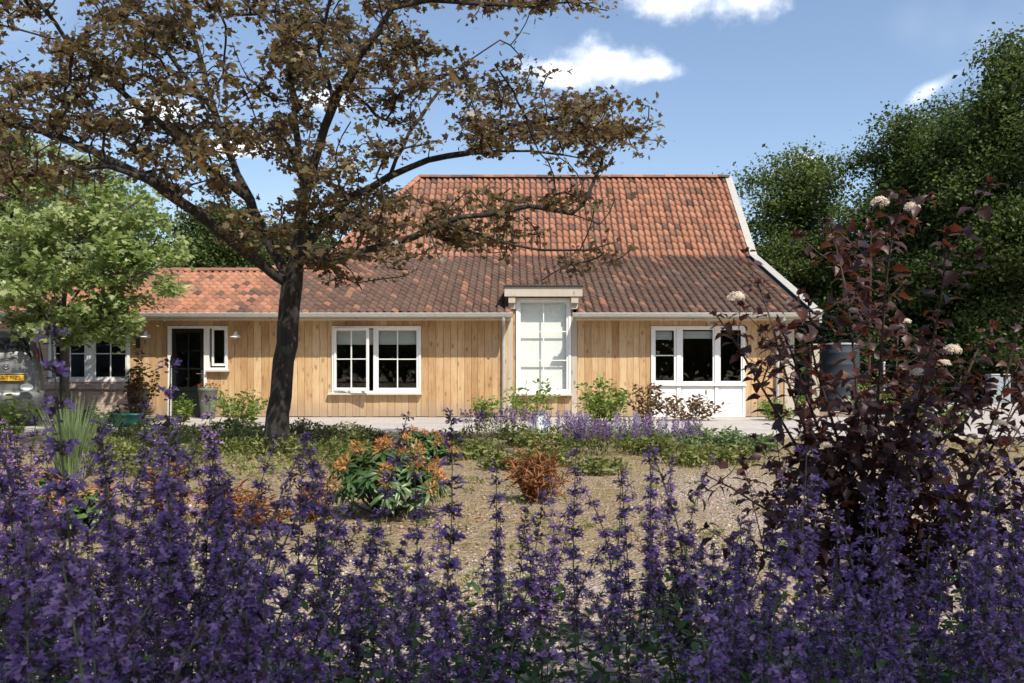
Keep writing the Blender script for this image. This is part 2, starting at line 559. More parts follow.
glass_mat(); brick_mat(); ground_mat(); paving_mat()
wood_mat('larch', [(0.0, (.34, .19, .085)), (.25, (.46, .28, .135)), (.55, (.56, .37, .195)), (.8, (.62, .44, .255)), (1.0, (.48, .36, .23))], grain=.75, grey=.36, base=.7)
wood_mat('grey_timber', [(0.0, (.42, .36, .28)), (1.0, (.58, .52, .43))], grain=.3, grey=.3)
tile_mat('tile_orange', [(0, (.27, .115, .068)), (.4, (.325, .142, .084)), (.75, (.365, .17, .105)), (1, (.32, .16, .105))], (.15, .10, .065), .55)
tile_mat('tile_mid', [(0, (.195, .088, .056)), (.5, (.235, .11, .07)), (1, (.225, .115, .076))], (.12, .085, .06), .6)
tile_mat('tile_dark', [(0, (.075, .043, .033)), (.5, (.104, .060, .044)), (.9, (.128, .073, .052)), (1, (.16, .088, .06))], (.10, .075, .055), .6)
plain('white_paint', (.80, .79, .76), .45, noise=.04)
plain('cream_paint', (.52, .48, .41), .5, noise=.08)
plain('verge_paint', (.36, .345, .31), .6, noise=.12)
plain('zinc', (.50, .50, .48), .45, .35, noise=.12, scale=5)
plain('gutter_zinc', (.60, .57, .52), .5, .1, noise=.1, scale=3)
plain('door_paint', (.005, .008, .007), .35, noise=.1)
plain('dark_metal', (.03, .03, .03), .5)
plain('roof_felt', (.05, .05, .05), .9)
plain('interior', (.10, .085, .07), .9)
plain('blind_cloth', (.80, .82, .78), .9, noise=.03)
plain('roller_blind', (.42, .46, .43), .9, noise=.04)
plain('enamel', (.82, .82, .80), .25, noise=.02)
plain('concrete', (.46, .42, .38), .9, noise=.15, scale=6, bump=.2)
plain('pot_clay', (.13, .14, .11), .7, noise=.2, scale=5, bump=.2)
plain('car_silver', (.17, .17, .16), .38, .3, noise=.02)
plain('car_glass', (.012, .013, .015), .05, noise=0)
plain('car_black', (.02, .02, .02), .6)
plain('chrome', (.7, .7, .7), .12, 1.0, noise=0)
plain('lamp_red', (.12, .012, .01), .2)
plain('lens_white', (.75, .78, .75), .12)
plain('plate_yellow', (.85, .47, .02), .4, noise=.02)
plain('plate_blue', (.03, .05, .35), .4, noise=.02)
plain('tank_grey', (.022, .029, .042), .6, .0, noise=.2, scale=2)
plain('cabinet_grey', (.27, .33, .35), .5, noise=.05)
plain('tub_green', (.01, .10, .065), .35, noise=.15)
plain('bag_white', (.75, .80, .76), .5, noise=.05)
plain('bag_teal', (.10, .42, .50), .5)
bark_mat('bark_dark', (.010, .008, .006), (.052, .042, .033))
bark_mat('bark_grey', (.06, .05, .04), (.15, .13, .10))
bark_mat('cane_brown', (.05, .025, .02), (.13, .07, .05))
leaf_mat('maple_red', [(0, (.040, .022, .017)), (.3, (.078, .042, .025)), (.55, (.12, .084, .038)), (.86, (.19, .165, .068)), (1, (.22, .07, .05))], .42, .40, .5, .6, tcol=(.22, .155, .062))
leaf_mat('maple_pale', [(0, (.10, .15, .035)), (.35, (.19, .255, .075)), (.65, (.31, .37, .15)), (.86, (.48, .51, .27)), (1, (.62, .61, .40))], .5, .42, .4, .8)
leaf_mat('oak_dark', [(0, (.030, .046, .013)), (.5, (.068, .098, .026)), (1, (.14, .175, .05))], .55, .36, .25, .35)
leaf_mat('ash_mid', [(0, (.045, .066, .018)), (.5, (.095, .13, .036)), (1, (.18, .21, .065))], .55, .36, .25, .35)
leaf_mat('spruce', [(0, (.010, .022, .009)), (.6, (.022, .045, .016)), (1, (.05, .085, .028))], .6, .1, .3, .8)
leaf_mat('rose_leaf', [(0, (.07, .12, .02)), (.5, (.16, .23, .045)), (1, (.32, .37, .09))], .45, .35, .4, 3)
leaf_mat('rose_red', [(0, (.08, .03, .02)), (.5, (.14, .06, .03)), (.8, (.12, .14, .03)), (1, (.2, .22, .06))], .45, .35, .4, 3)
leaf_mat('rhodo_leaf', [(0, (.025, .055, .014)), (.6, (.055, .105, .026)), (1, (.11, .16, .045))], .38, .15, .45, 3)
leaf_mat('rhodo_bloom', [(0, (.28, .11, .045)), (.4, (.46, .21, .08)), (.75, (.58, .30, .11)), (1, (.64, .44, .22))], .6, .35, .2, 4)
leaf_mat('dead_leaf', [(0, (.10, .04, .018)), (.4, (.25, .105, .042)), (.8, (.38, .19, .085)), (1, (.46, .28, .14))], .7, .3, .2, 4)
leaf_mat('grass_blue', [(0, (.10, .15, .06)), (.5, (.20, .27, .12)), (1, (.36, .40, .20))], .5, .3, .3, 3)
leaf_mat('grass_dry', [(0, (.16, .17, .04)), (.5, (.33, .29, .11)), (1, (.48, .40, .20))], .7, .25, .2, 1)
leaf_mat('cover_leaf', [(0, (.045, .055, .014)), (.4, (.105, .125, .03)), (.75, (.20, .215, .06)), (1, (.38, .33, .14))], .5, .3, .3, 1.2)
leaf_mat('heath_leaf', [(0, (.035, .04, .012)), (.6, (.08, .075, .025)), (1, (.14, .09, .04))], .6, .2, .3, 2)
leaf_mat('sage_leaf', [(0, (.07, .11, .04)), (.6, (.15, .21, .085)), (1, (.27, .33, .16))], .7, .25, .2, 3)
leaf_mat('salvia_bloom', [(0, (.10, .048, .15)), (.5, (.20, .11, .26)), (1, (.36, .24, .40))], .6, .3, .2, 3)
leaf_mat('lavender_bloom', [(0, (.22, .17, .32)), (1, (.40, .34, .48))], .6, .3, .2, 3)
leaf_mat('ninebark_leaf', [(0, (.018, .009, .009)), (.45, (.036, .016, .014)), (.75, (.066, .026, .018)), (.92, (.13, .05, .026)), (1, (.12, .09, .032))], .45, .20, .35, 2.2, tcol=(.22, .05, .022))
leaf_mat('ninebark_bloom', [(0, (.56, .46, .36)), (.5, (.76, .67, .55)), (1, (.84, .78, .68))], .7, .3, .2, 30)
leaf_mat('red_bloom', [(0, (.45, .03, .02)), (1, (.6, .09, .06))], .6, .3, .2, 10)
leaf_mat('white_bloom', [(0, (.7, .7, .6)), (1, (.85, .85, .78))], .6, .3, .2, 10)
leaf_mat('catmint_leaf', [(0, (.055, .10, .035)), (.6, (.11, .175, .065)), (1, (.19, .26, .10))], .65, .3, .25, 8)
plain('catmint_stem', (.12, .135, .065), .6, noise=.3, scale=20)
leaf_mat('catmint_calyx', [(0, (.06, .038, .055)), (.5, (.14, .085, .10)), (1, (.27, .16, .15))], .6, .25, .2, 12)
leaf_mat('catmint_bloom', [(0, (.09, .052, .16)), (.3, (.21, .125, .30)), (.6, (.38, .245, .45)), (.85, (.58, .40, .58)), (1, (.78, .54, .64))], .55, .38, .2, 5)
plain('fence_wood', (.38, .27, .17), .8, noise=.2)

# ------------------------------------------------------------------ the ground and paving


def build_ground():
    xs = np.concatenate([[-900, -200, -60], np.linspace(-26, 26, 105), [60, 200, 900]])
    ys = np.concatenate([[-300, -60, -8], np.linspace(-2, 24, 105), [30, 60, 200, 1500]])
    X, Y = np.meshgrid(xs, ys)
    near = ((np.abs(X) < 25) & (Y > -3) & (Y < 14)).astype(float)
    Z = near * (.025 * np.sin(X * 2.1 + Y * 1.3) * np.sin(Y * 1.7 - X * .6) + .012 * np.sin(X * 6.3 + 1) * np.sin(Y * 5.1)) - .012 * 0
    nx, ny = len(xs), len(ys)
    V = np.stack([X, Y, Z], -1).reshape(-1, 3)
    F = [(j * nx + i, j * nx + i + 1, (j + 1) * nx + i + 1, (j + 1) * nx + i) for j in range(ny - 1) for i in range(nx - 1)]
    me = bpy.data.meshes.new('ground'); me.from_pydata(V.tolist(), [], F)
    o = link('ground', me, MATS['ground'], smooth=True)
    tag(o, 'dry sandy garden soil with pale gravel in front of the house', 'ground', kind='structure')
    mb = MB()
    front = [(-24, 17.0), (-6, 16.8), (1.5, 16.6), (3.5, 15.6), (5.0, 14.9), (7.5, 14.7), (26, 14.5)]
    outline = front + [(26, 40), (9.2, 40), (9.2, 22.3), (-24, 22.3)]
    mb.prism([(x, y, -.06) for x, y in outline], (0, 0, .085))
    o = mb.build('paving', MATS['paving'])
    tag(o, 'pale concrete paving strip along the house wall', 'paving', kind='structure')
    mb = MB()
    for (x0, y0), (x1, y1) in zip(front[:-1], front[1:]):
        d = Vector((x1 - x0, y1 - y0, 0)); n = int(max(1, d.length / 1.0)); nn = Vector((d.y, -d.x, 0)).normalized() * .09
        for i in range(n):
            a = Vector((x0, y0, 0)) + d * (i / n + .004); b = Vector((x0, y0, 0)) + d * ((i + 1) / n - .004)
            mb.prism([a - nn * .02 + Vector((0, 0, -.1)), b - nn * .02 + Vector((0, 0, -.1)), b + nn + Vector((0, 0, -.1)), a + nn + Vector((0, 0, -.1))], (0, 0, .145))
    o = mb.build('kerb', MATS['concrete'], bevel=.008)
    tag(o, 'low concrete kerb edging the paving', 'kerb', kind='structure')


build_ground()

# ------------------------------------------------------------------ the house
WY = 22.0
X0, X1 = -13.6, 7.05           # wall ends
SL = .375                      # lower roof slope
ZE, YE = 2.595, 21.5           # eave
YK, ZK = 27.2, 4.73            # kink
YR, ZR = 30.4, 7.885           # ridge


def wx(px): return (px - 512) / 40.0
def wz(py): return EYE - (py - 375) / 40.0


OPEN = {
    'left': (wx(49), wx(130), wz(382), wz(326)),
    'door': (wx(168), wx(207), .03, wz(326)),
    'side': (wx(207), wx(228), wz(370), wz(326)),
    'w1': (wx(332), wx(421), wz(393), wz(326)),
    'dormer': (wx(516), wx(571), wz(394), wz(298)),
    'w3': (wx(651), wx(745), .03, wz(326)),
}


def strips(x0, x1, z0, z1, opens):
    """solid rectangles of a wall x0..x1, z0..z1 round its openings"""
    xs = sorted({x0, x1} | {o[i] for o in opens for i in (0, 1) if x0 < o[i] < x1})
    out = []
    for a, b in zip(xs[:-1], xs[1:]):
        mid = (a + b) / 2
        cuts = sorted([(o[2], o[3]) for o in opens if o[0] < mid < o[1]])
        z = z0
        for c0, c1 in cuts:
            if c0 > z: out.append((a, b, z, min(c0, z1)))
            z = max(z, c1)
        if z < z1: out.append((a, b, z, z1))
    return out


house = empty('barn_house', (0, 22, 0))
tag(house, 'long wooden barn house with tiled roof and white windows', 'house')


def hp(o):
    """hang a part built in world space under the house"""
    o.parent = house
    o.matrix_parent_inverse = Matrix.Translation((0, -22, 0))
    return o


def sub(o, parent):
    o.parent = parent
    return o


def build_walls():
    op = list(OPEN.values())
    mb = MB()
    for (a, b, z0, z1) in strips(X0, X1, -.05, 2.62, op):
        mb.box(a, b, WY + .032, WY + .2, z0, z1)
    for a, b in ((.0, OPEN['dormer'][0]), (OPEN['dormer'][1], 1.55)):   # the wall rises either side of the tall dormer window
        mb.box(a, b, WY + .034, WY + .2, 2.622, 3.22)
    mb.box(OPEN['dormer'][0], OPEN['dormer'][1], WY + .034, WY + .2, OPEN['dormer'][3], 3.22)
    # gable walls and rear wall
    for x in (X1 - .2, ):
        mb.prism([(x, WY + .21, 0), (x, 38.6, 0), (x, 38.6, 2.7), (x, 33.6, 4.55), (x, YR, 7.6), (x, YK, 4.55), (x, WY + .21, 2.6)], (.2, 0, 0))
    mb.box(X0, X0 + .2, WY + .21, 28.5, 0, 2.6)
    mb.box(X0, X1 - .25, 38.4, 38.6, 0, 2.6)
    w = hp(mb.build('wall', MATS['roof_felt']))
    # boards
    mb = MB()
    r = random.Random(4)
    wood0 = wx(130)
    edges = [wood0]
    fixed = sorted([o[i] for o in op for i in (0, 1) if o[i] > wood0 + .02] + [X1 - .25])
    for f in fixed:
        while f - edges[-1] > .235:
            edges.append(edges[-1] + r.uniform(.15, .2))
        if f - edges[-1] > .05: edges.append(f)
        else: edges[-1] = f
    for a, b in zip(edges[:-1], edges[1:]):
        for (xa, xb, z0, z1) in strips(a, b, .035, 2.6, op):
            if xb - xa < .02: continue
            y = WY + r.uniform(-.004, .006)
            mb.box(xa + .003, xb - .003, y, y + .026, z0 + r.uniform(0, .01), z1)
    # boarding round the dormer above the eave
    o = OPEN['dormer']
    mb.box(.02, o[0] - .004, WY + .002, WY + .03, 2.604, 3.2)
    mb.box(o[1] + .004, 1.53, WY + .002, WY + .03, 2.604, 3.2)
    b = mb.build('board_cladding', MATS['larch'], bevel=.003)
    hp(b)
    for (a, b2, y0, y1) in ((X1 - .245, X1, WY - .03, WY + .03), (o[1] + .01, o[1] + .15, WY - .018, WY), (o[0] - .2, o[0] - .08, WY - .012, WY)):
        mb = MB(); mb.box(a, b2, y0, y1, .035, 2.6)
        hp(mb.build('corner_board', MATS['grey_timber'], bevel=.004))
    mb = MB()
    for (a, b2, z0, z1) in strips(X0 - .02, wood0 - .003, -.05, 2.6, [OPEN['left']]):
        mb.box(a, b2, WY - .02, WY + .031, z0, z1)
    hp(mb.build('brick_facing', MATS['brick']))
    mb = MB()
    mb.box(wx(46), wx(132) - .06, WY - .07, WY - .021, wz(389), wz(383.5))
    hp(mb.build('brick_sill', MATS['brick']))
    mb = MB()
    mb.box(wood0 + .01, X1, WY - .012, WY + .031, -.03, .033)
    hp(mb.build('plinth', MATS['dark_metal']))
    # the dark rooms behind the glass
    mb = MB()
    x0, x1, y0, y1, z0, z1 = X0 + .25, X1 - .3, WY + .22, 26.5, .04, 2.58
    mb.quad((x0, y1, z0), (x1, y1, z0), (x1, y1, z1), (x0, y1, z1))
    mb.quad((x0, y0, z0), (x1, y0, z0), (x1, y1, z0), (x0, y1, z0))
    mb.quad((x0, y0, z1), (x0, y1, z1), (x1, y1, z1), (x1, y0, z1))
    for x in (x0, -7.0, -5.2, -.9, 2.2, x1):
        mb.quad((x, y0, z0), (x, y1, z0), (x, y1, z1), (x, y0, z1))
    hp(mb.build('interior_wall', MATS['interior']))


build_walls()


def pantiles(mb_lists, org, u, v, ncol, nrow, du, dv, inside, choose, r):
    """rows of S-shaped tiles; each tile is its own small piece of the roof's mesh"""
    n = u.cross(v).normalized()
    if n.z < 0: n = -n
    K = 8
    prof = []
    for k in range(K + 1):
        t = k / K
        h = .036 * math.sin(2 * math.pi * (t - .05)) + .012 * math.sin(4 * math.pi * t)
        prof.append((t * 1.06 - .03, h))
    for j in range(nrow):
        for i in range(ncol):
            cu, cv = (i + .5) * du, (j + .5) * dv
            c = org + u * cu + v * cv
            if not inside(c): continue
            vi, fi = mb_lists
            slot = choose(c, j)
            b = len(vi)
            lift = .026 + r.uniform(-.006, .008)
            skew = r.uniform(-.008, .008)
            tilt = r.uniform(-.006, .006)
            p0 = org + u * (i * du + r.uniform(-.004, .004)) + v * (j * dv + r.uniform(-.008, .008))
            for (vv, up) in ((0, lift - .024), (0, lift), (dv * 1.12, .0)):
                for (t, h) in prof:
                    q = p0 + u * (t * du) + v * (vv + skew * t) + n * (h + up + tilt * (t - .5))
                    vi.append(tuple(q))
            for row in (0, 1):
                for k in range(K):
                    a = b + row * (K + 1) + k
                    fi.append(((a, a + 1, a + K + 2, a + K + 1), slot))


def build_roof():
    r = random.Random(11)
    deck = MB()
    up = Vector((0, 0, -.07))
    xl_e, xl_k, xl_r = -10.3, -5.75, -3.2     # the hip at the left end, at eave, kink and ridge
    XV = 7.5
    YB = 2 * YR
    A = [Vector((xl_e, YE, ZE)), Vector((XV, YE, ZE)), Vector((XV, YK, ZK)), Vector((xl_k, YK, ZK))]
    B = [A[3], A[2], Vector((XV, YR, ZR)), Vector((xl_r, YR, ZR))]
    rear = [Vector((p.x, YB - p.y, p.z)) for p in A], [Vector((p.x, YB - p.y, p.z)) for p in B]
    DX0, DX1, DYB = -.06, 1.6, 23.12          # the dormer's gap in the tiles
    # lower front slope as deck pieces round the dormer
    def front(x0, x1, y0, y1):
        f = lambda y: ZE + SL * (y - YE)
        deck.prism([Vector((x0, y0, f(y0))) + up, Vector((x1, y0, f(y0))) + up, Vector((x1, y1, f(y1))) + up, Vector((x0, y1, f(y1))) + up], (0, 0, .03))
    YW, ZW = 25.45, ZE + SL * (25.45 - YE)    # wing ridge
    front(-13.9, DX0, YE, DYB); front(DX1, XV, YE, DYB)
    front(-13.9, XV, DYB, YW)
    fk = lambda y: ZE + SL * (y - YE)
    deck.prism([Vector((-7.2, YW, ZW)) + up, Vector((XV, YW, ZW)) + up, A[2] + up, A[3] + up], (0, 0, .03))
    deck.prism([p + up for p in B], (0, 0, .03))
    for R in rear: deck.prism([p + up for p in reversed(R)], (0, 0, .03))
    # hip faces and the wing's rear slope
    deck.prism([B[0] + up, B[3] + up, rear[1][0] + up], (0, 0, .03))
    deck.prism([Vector((-10.3, YE + 1, ZE)) + up, A[3] + up, rear[0][3] + up, Vector((-10.3, YB - YE, ZE)) + up], (0, 0, .02))
    deck.prism([Vector((-13.9, YW, ZW)) + up, Vector((-7.2, YW, ZW)) + up, Vector((-7.2, 29.2, ZE)) + up, Vector((-13.9, 29.2, ZE)) + up], (0, 0, .03))
    roof = hp(deck.build('roof', MATS['roof_felt']))
    V, F = [], []

    def hipx(y):   # left edge of the main roof at depth y
        if y <= YK: return xl_k + (YK - y) * (-7.2 - xl_k) / (YK - 25.45)
        return xl_k + (y - YK) * (xl_r - xl_k) / (YR - YK)

    def in_low(c):
        if DX0 < c.x < DX1 and c.y < DYB: return False
        if c.x > XV - .15: return False
        if c.y > YW and c.x < hipx(c.y): return False
        return True

    def in_up(c): return hipx(c.y) < c.x < XV - .15

    def choose_low(c, j):
        edge = (c.x + 7.6) / 4.6 + (YW - c.y) * .05 + r.uniform(-.25, .25) + .35 * math.sin(c.x * 1.7 + c.y) * .5
        if c.x < -7.0: p = .0
        else: p = edge
        top = max(0, (c.y - 25.9) / 1.4)
        p -= top * (.4 if c.x < 0 else .2)
        if r.random() < .008: return 1
        if p > .62: return 2 if r.random() < .93 else 1
        if p > .25: return 1 if r.random() < .6 else 2
        return 0 if r.random() < .7 else (1 if r.random() < .8 else 2)

    def choose_up(c, j):
        q = r.random()
        row = (j % 3 == 1)
        if q < (.08 if row else .02): return 2
        return 1 if q < .26 else 0

    Lv = Vector((0, YK - YE, ZK - ZE)); L = Lv.length; v = Lv.normalized()
    nrow = 18; dv = (L - .02) / nrow
    ncol = int(21.4 / .2)
    pantiles((V, F), Vector((-13.97, YE - .03, ZE - .012)), Vector((1, 0, 0)), v, ncol, nrow, .2, dv, in_low, choose_low, r)
    Uv = Vector((0, YR - YK, ZR - ZK)); L2 = Uv.length; v2 = Uv.normalized()
    nrow2 = 13; dv2 = L2 / nrow2
    pantiles((V, F), Vector((-5.97, YK, ZK)), Vector((1, 0, 0)), v2, int(13.4 / .2), nrow2, .2, dv2, in_up, choose_up, r)
    V = [(x, y, z + .016 * math.sin(.8 * x + .6) * math.sin(.55 * y + .3 * x) + .006 * math.sin(2.3 * x + y)) for x, y, z in V]   # an old roof is never quite flat
    me = bpy.data.meshes.new('roof_tiles')
    me.from_pydata(V, [], [f for f, _ in F])
    t = link('roof_tiles', me, [MATS['tile_orange'], MATS['tile_mid'], MATS['tile_dark']])
    me.polygons.foreach_set('material_index', [m for _, m in F])
    me.polygons.foreach_set('use_smooth', [True] * len(F))
    me.update()
    t.parent = roof
    # ridge and hip caps: half-round tiles one after another
    mb = MB()

    def caps(a, b, rad, mats):
        d = b - a; n = max(1, int(d.length / .36)); t = d.normalized()
        side = t.cross(Vector((0, 0, 1))).normalized(); upv = side.cross(t)
        for i in range(n):
            p = a + d * (i / n) + upv * r.uniform(-.008, .008); q = a + d * ((i + 1.08) / n) + upv * .0
            bidx = len(mb.v); K = 8
            for pt, rr in ((p, rad * 1.06), (q, rad * .96)):
                for k in range(K + 1):
                    w = math.pi * (k / K)
                    mb.v.append(tuple(pt + side * (rr * math.cos(w)) + upv * (rr * math.sin(w) * .8 - .02)))
            s = r.choice(mats)
            for k in range(K):
                mb.f.append((bidx + k, bidx + k + 1, bidx + K + 2 + k, bidx + K + 1 + k)); mb.m.append(s)
    rise = Vector((0, 0, .03))
    caps(Vector((xl_r, YR, ZR)) + rise, Vector((XV - .03, YR, ZR)) + rise, .13, [0, 0, 1, 1, 2])
    caps(Vector((-13.9, YW, ZW)) + rise, Vector((-7.2, YW, ZW)) + rise, .12, [0, 0, 1])
    caps(Vector((-7.2, YW, ZW)) + rise, Vector((xl_k, YK, ZK)) + rise, .12, [0])
    caps(Vector((xl_k, YK, ZK)) + rise, Vector((xl_r, YR, ZR)) + rise, .12, [0])
    c = mb.build('ridge_tiles', [MATS['tile_orange'], MATS['tile_mid'], MATS['tile_dark']], roof, smooth=True)
    # verge boards on the right gable
    mb = MB()
    pr = [(YE - .12, ZE - .045), (YK, ZK), (YR, ZR)]
    pr2 = pr + [(YB - YK, ZK), (YB - YE, ZE)]
    for (ya, za), (yb, zb) in zip(pr2[:-1], pr2[1:]):
        mb.prism([(XV - .03, ya, za - .2), (XV - .03, yb, zb - .2), (XV - .03, yb, zb + .042), (XV - .03, ya, za + .042)], (.06, 0, 0))
        mb.prism([(XV - .15, ya, za + .045), (XV - .15, yb, zb + .045), (XV - .15, yb, zb + .072), (XV - .15, ya, za + .072)], (.23, 0, 0))
    sub(mb.build('verge_board', MATS['verge_paint']), roof)
    # soffit, fascia
    mb = MB()
    for a, b in ((X0 - .3, -.03), (1.57, 7.46)):
        mb.box(a, b, YE + .0, WY + .03, 2.44, 2.47)
        mb.box(a, b, YE - .01, YE + .02, 2.472, 2.58)
    sub(mb.build('soffit', MATS['grey_timber']), roof)
    # gutters: half pipes with brackets
    for a, b in ((X0 - .32, .02), (1.47, 7.53)):
        mb = MB()
        R = .072; yc, zc = YE - .09, 2.575
        outer = [(yc + R * math.cos(w), zc + R * 1.25 * math.sin(w)) for w in np.linspace(0, -math.pi, 11)]
        inner = [(yc + (R - .006) * math.cos(w), zc + (R * 1.25 - .006) * math.sin(w)) for w in np.linspace(-math.pi, 0, 11)]
        mb.prism([(a, y, z) for y, z in outer + inner], (b - a, 0, 0))
        mb.tube([(a, yc - R - .004, zc + .004), (b, yc - R - .004, zc + .004)], .011, 6)
        x = a + .2
        while x < b:
            pts = [(x, yc + (R + .005) * math.cos(w), zc + (R + .005) * 1.25 * math.sin(w)) for w in np.linspace(0, -math.pi, 9)]
            mb.tube(pts, .008, 4, m=1)
            x += .66
        gcap = [(a + .002, y, z) for y, z in outer]; mb.prism(gcap, (.006, 0, 0))
        gcap = [(b - .008, y, z) for y, z in outer]; mb.prism(gcap, (.006, 0, 0))
        hp(mb.build('gutter', [MATS['gutter_zinc'], MATS['zinc']]))
    for x in (-.21, 6.62):
        mb = MB()
        mb.tube([(x, YE - .09, 2.5), (x, YE - .09, 2.44), (x, WY - .07, 2.30), (x, WY - .07, .06)], .042, 12)
        for z in (.7, 1.6):
            mb.tube([(x, WY - .07, z), (x, WY - .07, z + .03)], .049, 12)
            mb.box(x - .012, x + .012, WY - .05, WY - .012, z, z + .03)
        hp(mb.build('downpipe', MATS['zinc'], smooth=False))


build_roof()


def frame_ring(mb, x0, x1, z0, z1, y0, y1, w, wb=None, m=0):
    wb = wb or w
    mb.box(x0, x0 + w, y0, y1, z0, z1, m)
    mb.box(x1 - w, x1, y0, y1, z0, z1, m)
    mb.box(x0 + w, x1 - w, y0 + .001, y1, z1 - w, z1, m)
    mb.box(x0 + w, x1 - w, y0 + .001, y1, z0, z0 + wb, m)


def sash(x0, x1, z0, z1, y0, cols, rows, w=.062, bar=.026, d=.045, origin=None):
    """an opening light: border and glazing bars"""
    mb = MB()
    frame_ring(mb, x0, x1, z0, z1, y0, y0 + d, w, w * 1.25)
    gx0, gx1, gz0, gz1 = x0 + w, x1 - w, z0 + w * 1.25, z1 - w
    for i in range(1, cols):
        x = gx0 + (gx1 - gx0) * i / cols
        mb.box(x - bar / 2, x + bar / 2, y0 + .008, y0 + d - .006, gz0, gz1)
    for j in range(1, rows):
        z = gz0 + (gz1 - gz0) * j / rows
        mb.box(gx0, gx1, y0 + .0095, y0 + d - .0075, z - bar / 2, z + bar / 2)
    pane = MB()
    pane.quad((gx0, y0 + .024, gz0), (gx1, y0 + .024, gz0), (gx1, y0 + .024, gz1), (gx0, y0 + .024, gz1))
    return mb, pane


def window_part(outer, lights, sill=None, blind=None, fw=.055, mull=(), extra=None):
    x0, x1, z0, z1 = outer
    mb = MB()
    frame_ring(mb, x0, x1, z0, z1, WY - .035, WY + .09, fw)
    for a, b in mull:
        mb.box(a, b, WY - .033, WY + .085, z0 + fw, z1 - fw)
    if extra: extra(mb)
    w = hp(mb.build('window', MATS['white_paint'], bevel=.004))
    for L in lights:
        m, p = sash(*L['r'], L.get('y', WY - .01), L['c'], L['n'], w=L.get('w', .062))
        s = m.build('sash', MATS['white_paint'], w, bevel=.003)
        g = p.build('pane', MATS['glass'], w)
        if 'turn' in L:
            hx, hy, ang = L['turn']
            T = Matrix.Translation((hx, hy, 0)) @ Matrix.Rotation(ang, 4, 'Z') @ Matrix.Translation((-hx, -hy, 0))
            s.matrix_local = T; g.matrix_local = T
    if sill:
        mb = MB()
        a, b, z = sill
        mb.prism([(a, WY - .13, z - .045), (a, WY + .0, z - .045), (a, WY + .0, z + .012), (a, WY - .13, z - .004)], (b - a, 0, 0))
        mb.build('sill', MATS['cream_paint'], w, bevel=.004)
    if blind:
        for (a, b, za, zb, y) in blind:
            mb = MB()
            n = max(2, int((zb - za) / .12))
            mb.box(a, b, y, y + .004, za, zb)
            mb.tube([(a, y + .002, za), (b, y + .002, za)], .012, 6)
            mb.build('blind', MATS['blind_cloth' if zb - za > 1 else 'roller_blind'], w)
    return w


# window left of the long wall, its left light standing open
o = OPEN['w1']
xa, xb = wx(374.5), wx(377)
window_part(o, [
    dict(r=(o[0] + .06, wx(372), o[2] + .06, o[3] - .06), c=2, n=2, turn=(o[0] + .06, WY - .03, math.radians(-15)), y=WY - .06),
    dict(r=(wx(376), o[1] - .05, o[2] + .05, o[3] - .05), c=2, n=2)],
    sill=(o[0] - .09, o[1] + .02, o[2] - .0), mull=((wx(373.5), wx(376)),),
    blind=[(o[0] + .1, wx(373), wz(344), o[3] - .08, WY + .13), (wx(377), o[1] - .08, wz(344), o[3] - .08, WY + .13)])
# tall dormer window
o = OPEN['dormer']
window_part(o, [dict(r=(o[0] + .06, o[1] - .06, o[2] + .05, o[3] - .06), c=2, n=3, w=.055)],
            sill=(o[0] - .03, o[1] + .03, o[2] + .0), fw=.065,
            blind=[(o[0] + .02, o[1] - .02, o[2] + .04, o[3] - .05, WY + .14)])


def w3_extra(mb):
    o = OPEN['w3']
    zt = wz(385)
    mb.box(o[0] + .055, o[1] - .055, WY - .034, WY + .085, zt - .03, zt + .03)
    mb.box(o[0] - .02, o[1] + .02, WY - .075, WY - .0355, zt - .018, zt + .02)
    for a, b in ((wx(651) + .055, wx(676.5)), (wx(681.5), wx(714)), (wx(719), o[1] - .055)):
        mb.box(a, b, WY - .012, WY + .03, .085, zt - .03)
        mb.box(a + .05, b - .05, WY - .02, WY - .0125, .15, zt - .09)


o = OPEN['w3']
zt = wz(385) + .03
window_part(o, [
    dict(r=(wx(653), wx(676.5), zt + .005, o[3] - .05), c=1, n=2),
    dict(r=(wx(681), wx(714.5), zt + .005, o[3] - .05), c=1, n=1, w=.045),
    dict(r=(wx(718.5), wx(743), zt + .005, o[3] - .05), c=1, n=1, w=.05)],
    mull=((wx(676.5), wx(681)), (wx(714.5), wx(718.5))), extra=w3_extra,
    blind=[(wx(656), wx(673), wz(339), wz(331), WY + .12), (wx(683), wx(713), wz(338), wz(331), WY + .12)])
# window of the brick end
o = OPEN['left']
window_part(o, [
    dict(r=(o[0] + .1, wx(87), o[2] + .05, o[3] - .05), c=2, n=2),
    dict(r=(wx(93), o[1] - .05, o[2] + .05, o[3] - .05), c=2, n=2)], mull=((wx(87), wx(93)),), fw=.07,
    blind=[(wx(96), wx(126), wz(338), o[3] - .08, WY + .12)])
# sidelight and door
o = OPEN['side']
sl = window_part(o, [dict(r=(o[0] + .12, o[1] - .04, o[2] + .1, o[3] - .05), c=1, n=1, w=.05)], sill=(o[0] + .0, o[1] + .05, o[2] + .0), fw=.06)


